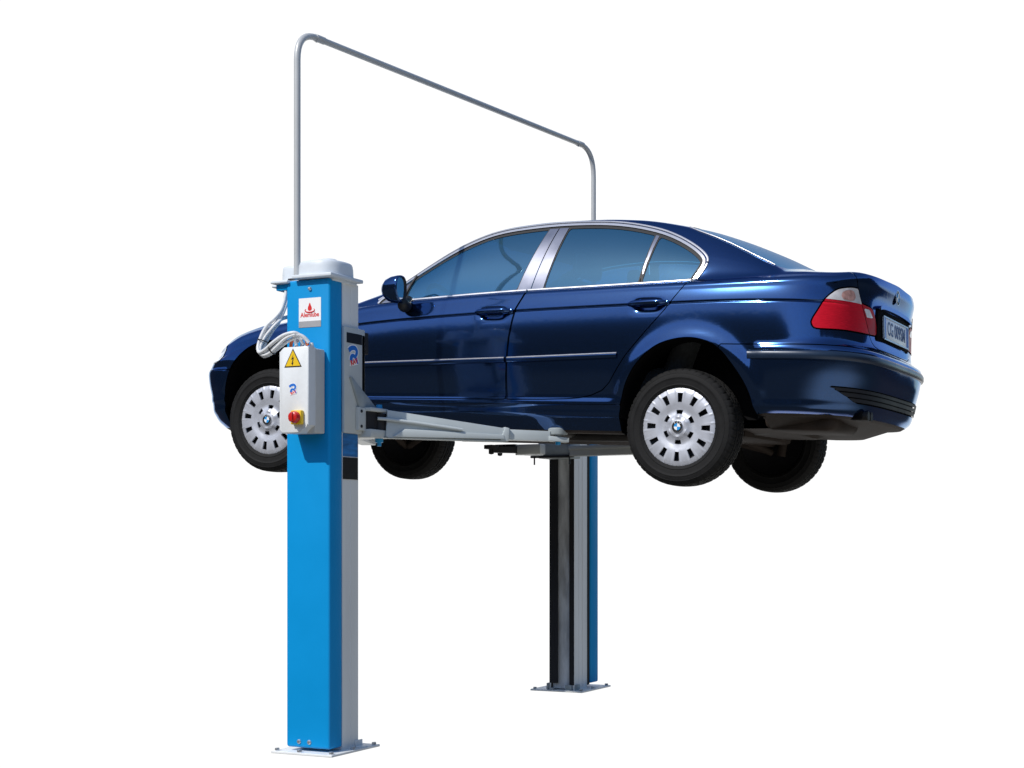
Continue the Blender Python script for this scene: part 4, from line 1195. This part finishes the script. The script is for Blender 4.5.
# carriage and its two arms under the far sill
bm = bmesh.new(); box(bm, (-.085, 1.10, 1.665), (.17, 1.262, 1.79), .006); box(bm, (-.070, 1.2645, 1.665), (.100, 1.345, 2.22), .004); fcar = far('carriage', bm, 'greydark')
bm = bmesh.new(); box(bm, (-.115, 1.09, 1.62), (-.108, 1.10, 1.70)); box(bm, (.165, 1.09, 1.62), (.172, 1.10, 1.70)); box(bm, (-.14, 1.085, 1.668), (.20, 1.11, 1.685), .003); far('locking_pin', bm, 'dark', fcar)
for p0, p1, p2 in (((-.05, 1.06, 1.72), (-.13, .90, 1.718), (-.25, .73, 1.715)), ((.20, 1.10, 1.713), (.80, .86, 1.700), (1.00, .76, 1.695))):
    a = empty('lift_arm', (0, 0, 0), (0, 0, 0), FP)
    m_, l_ = arm_frame(p0, p1)
    bm = bmesh.new(); prism(bm, [(0, -.038), (l_, -.036), (l_, .034), (0, .036)], .085, m_ @ Matrix.Translation((0, 0, -.0425)), .005); far('outer_tube', bm, 'grey', a)
    bm = bmesh.new(); prism(bm, [(0, .008), (l_, .010), (l_, .034), (0, .034)], .012, m_ @ Matrix.Translation((0, 0, .0415)), .003); far('side_plate', bm, 'grey', a)
    m_, l_ = arm_frame(p1, p2)
    bm = bmesh.new(); prism(bm, [(0, -.024), (l_, -.022), (l_, .018), (0, .022)], .055, m_ @ Matrix.Translation((0, 0, -.0275)), .004); far('inner_tube', bm, 'dark', a)
    bm = bmesh.new(); lathe(bm, [(.0005, p2[2]-.035), (.018, p2[2]-.03), (.018, p2[2]), (.05, p2[2]+.004), (.05, p2[2]+.03), (.0005, p2[2]+.034)], 24, 'Z', (p2[0], p2[1], 0)); far('lifting_pad', bm, 'rubber', a, 40)
bm = bmesh.new(); box(bm, (-.135, .865, 1.684), (.060, .945, 1.754), .006); far('arm_head', bm, 'grey', fcar)
bm = bmesh.new(); box(bm, (-.30, .86, 1.735), (-.14, .93, 1.757), .004); tube(bm, [(-.31, .87, 1.71), (-.13, .87, 1.71)], .010, 10); lathe(bm, [(.0005, 1.675), (.016, 1.68), (.018, 1.70), (.012, 1.72), (.0005, 1.725)], 14, 'Z', (-.262, .87, 0)); far('arm_latch', bm, 'dark', fcar)

# ------------------------------------------------------------------ overhead pipe
bm = bmesh.new()
def bend(p, a, b, r, n=10):
    """rounded corner at p between directions a (incoming) and b (outgoing)"""
    p = Vector(p); a = Vector(a).normalized(); b = Vector(b).normalized()
    s, e = p-a*r, p+b*r
    return [s*(1-t)**2+p*2*t*(1-t)+e*t*t for t in np.linspace(0, 1, n)]
PA = Vector((.023, -1.745, 2.470)); PB = Vector((.023, -1.745, 3.80)); PC = Vector((.18, 1.45, 3.912)); PD = Vector((.18, 1.45, 2.50))
up = Vector((0, 0, 1)); ho = (PC-PB).normalized()
b1 = bend(PB, up, ho, .155); b2 = bend(PC, ho, -up, .20)
near_leg = [PA]+b1; far_leg = b2+[PD]; cross = [b1[-1], b2[0]]
tube(bm, [PA, (PA+b1[0])/2]+b1+[b1[-1]+ho*.05], .0178, 18)
pipe = mesh_obj('overhead_pipe', bm, 'pipe', None, 60)
thing(pipe, 'long bent grey pipe arching high over the car from one post to the other', 'pipe')
pipe.location = PA
for v in pipe.data.vertices: v.co -= PA
def ppart(name, bm, mat):
    bm.transform(Matrix.Translation(-PA)); return mesh_obj(name, bm, mat, pipe, 60)
bm = bmesh.new(); tube(bm, cross, .0175, 18); ppart('cross_tube', bm, 'pipe')
bm = bmesh.new(); tube(bm, [b2[0]-ho*.05]+b2+[PD], .0178, 18); ppart('far_leg', bm, 'pipe')
for p in (b1[-1], b2[0]-ho*.02):
    bm = bmesh.new(); tube(bm, [p-ho*.01, p+ho*.06], .0204, 18); c = ppart('pipe_sleeve', bm, 'pipe')
    bm = bmesh.new(); bolt(bm, p+Vector((0, 0, -.024)), .006, .010); ppart('sleeve_screw', bm, 'steel')
bm = bmesh.new(); box(bm, (-.008, -1.785, 2.462), (.052, -1.72, 2.486), .003); ppart('foot_clamp', bm, 'rubber')

# ------------------------------------------------------------------ control box
CB = thing(empty('control_box', (.226, -1.83, 1.652)), 'light grey control box with yellow warning triangle and red rotary switch', 'control box')
CBI = Matrix.Translation((-.226, 1.83, -1.652))
def cb(name, bm, mat, parent=None, angle=35):
    bm.transform(CBI); return mesh_obj(name, bm, mat, parent or CB, angle)
OX, OY = -.054, .0655
_cb = cb
def cb(name, bm, mat, parent=None, angle=35):
    bm.transform(Matrix.Translation((OX, OY, .008))); return _cb(name, bm, mat, parent, angle)
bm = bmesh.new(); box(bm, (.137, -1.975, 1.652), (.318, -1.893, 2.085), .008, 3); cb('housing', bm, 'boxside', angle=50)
LID = [(.134, 1.668), (.152, 1.650), (.262, 1.650), (.298, 1.680), (.317, 1.690), (.317, 2.088), (.300, 2.090), (.162, 2.090), (.134, 2.066)]
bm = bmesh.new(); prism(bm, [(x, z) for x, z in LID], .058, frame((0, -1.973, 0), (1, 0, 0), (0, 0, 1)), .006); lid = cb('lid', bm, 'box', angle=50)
bm = bmesh.new()
for x, z in ((.306, 2.078), (.295, 1.663), (.143, 1.660), (.145, 2.078)):
    bm = bmesh.new(); lathe(bm, [(.0005, -1.972), (.006, -1.972), (.007, -1.966)], 12, 'Y', (x, 0, z)); cb('lid_screw', bm, 'steel', lid)
wy = -2.0318+OY
W_ = empty('warning_sign', (.222-.226+OX, wy+1.83, 2.038-1.652), (pi/2, 0, 0), CB)
tri = lambda k, dy=0: [(-.048*k, -.040*k+dy), (.048*k, -.040*k+dy), (.0, .044*k+dy)]
bm = bmesh.new(); prism(bm, tri(1.13, .0015), .0008); mesh_obj('sign_border', bm, 'black', W_)
bm = bmesh.new(); prism(bm, tri(.96, 0), .0014); mesh_obj('sign_field', bm, 'yellow', W_)
bm = bmesh.new(); prism(bm, [(.005, .026), (-.011, -.004), (-.001, -.001), (-.006, -.022), (-.011, -.019), (-.002, -.034), (.005, -.018), (.0, -.020), (.007, .008), (-.002, .005)], .0018, Matrix.Translation((0, -.002, 0))); mesh_obj('sign_bolt', bm, 'black', W_)
rav_logo(CB, (.222-.226+OX, wy+1.83, 1.880-1.652), (1, 0, 0), (0, 0, 1), .054)
bm = bmesh.new(); box(bm, (.224, -2.056, 1.692), (.290, -2.030, 1.764), .006, 2); sw = cb('switch_base', bm, 'yellow', angle=50)
bm = bmesh.new()
NK = 48
lathe(bm, [(.031, 0), (.031, -.012), (.028, -.030), (.024, -.033), (.0005, -.034)], NK, 'Y', (.256, -2.050, 1.728), rfun=lambda i, k, r: r*(1-.05*(k % 8 < 2)) if i < 3 else r)
box(bm, (.249, -2.093, 1.704), (.263, -2.081, 1.752), .004, 2)
cb('rotary_knob', bm, 'switchred', sw, 50)
bm = bmesh.new(); 
for x in (.165, .200, .225, .262): bm = bmesh.new(); lathe(bm, [(.012, 2.085), (.012, 2.105), (.009, 2.112), (.009, 2.120)], 14, 'Z', (x, -1.93, 0)); cb('cable_gland', bm, 'box')

# ------------------------------------------------------------------ cable bundle
CX0 = Vector((.02, -1.93, 2.08))
CBL = thing(empty('cable_bundle', tuple(CX0)), 'loop of white cables and one orange cable above the grey control box', 'cables')
def cable(name, pts, r, mat):
    bm = bmesh.new(); tube(bm, [p-CX0 for p in spline(pts, 8)], r, 10); return mesh_obj(name, bm, mat, CBL, 60)
LOOP = [(.217, -1.90, 2.125), (.192, -1.92, 2.155), (.154, -1.94, 2.164), (.097, -1.94, 2.149), (.040, -1.94, 2.111), (-.019, -1.93, 2.079), (-.070, -1.92, 2.076), (-.096, -1.90, 2.113), (-.083, -1.88, 2.171), (-.056, -1.86, 2.219), (-.034, -1.84, 2.252)]
UPW = [(-.017, -1.82, 2.316), (-.006, -1.80, 2.387), (-.006, -1.79, 2.448)]
BACK_ = [(-.020, -1.80, 2.278), (-.014, -1.74, 2.292), (-.012, -1.68, 2.299)]
for k, (a, b, c) in enumerate(((0, 0, 0), (-.006, -.012, .012), (.006, .010, -.012), (-.010, .012, .004), (.010, -.008, -.004))):
    pts = []
    for i, (x, y, z) in enumerate(LOOP):
        f = 1+.35*math.sin(i*1.3+k*2.1)
        pts.append((x+a*f-(.022*k if i == 0 else .014*k if i == 1 else 0), y+b*f, z+c*f))
    cable('cable', pts+([(x+.5*a+.004*k, y+.6*b, z) for x, y, z in UPW] if k < 3 else [(x, y+b*.5, z+c) for x, y, z in BACK_]),   .0098 if k < 2 else .008, 'cable')
cable('orange_cable', [(.104, -1.90, 2.095), (.106, -1.90, 2.130), (.129, -1.905, 2.152), (.155, -1.90, 2.158), (.190, -1.895, 2.145), (.203, -1.89, 2.112)], .009, 'orange')
bm = bmesh.new()
for c_, ax in (((.01, -1.936, 2.095), (1, .1, .5)), ((-.088, -1.888, 2.15), (.25, .2, 1))):
    a = Vector(ax).normalized(); u1 = a.cross(Vector((0, 0, 1))).normalized(); u2 = a.cross(u1)
    bm = bmesh.new(); tube(bm, [Vector(c_)-CX0+(u1*cos(t)+u2*sin(t))*.026 for t in np.linspace(0, 2*pi, 20, endpoint=False)], .003, 6, True); mesh_obj('cable_tie', bm, 'black', CBL, 60)
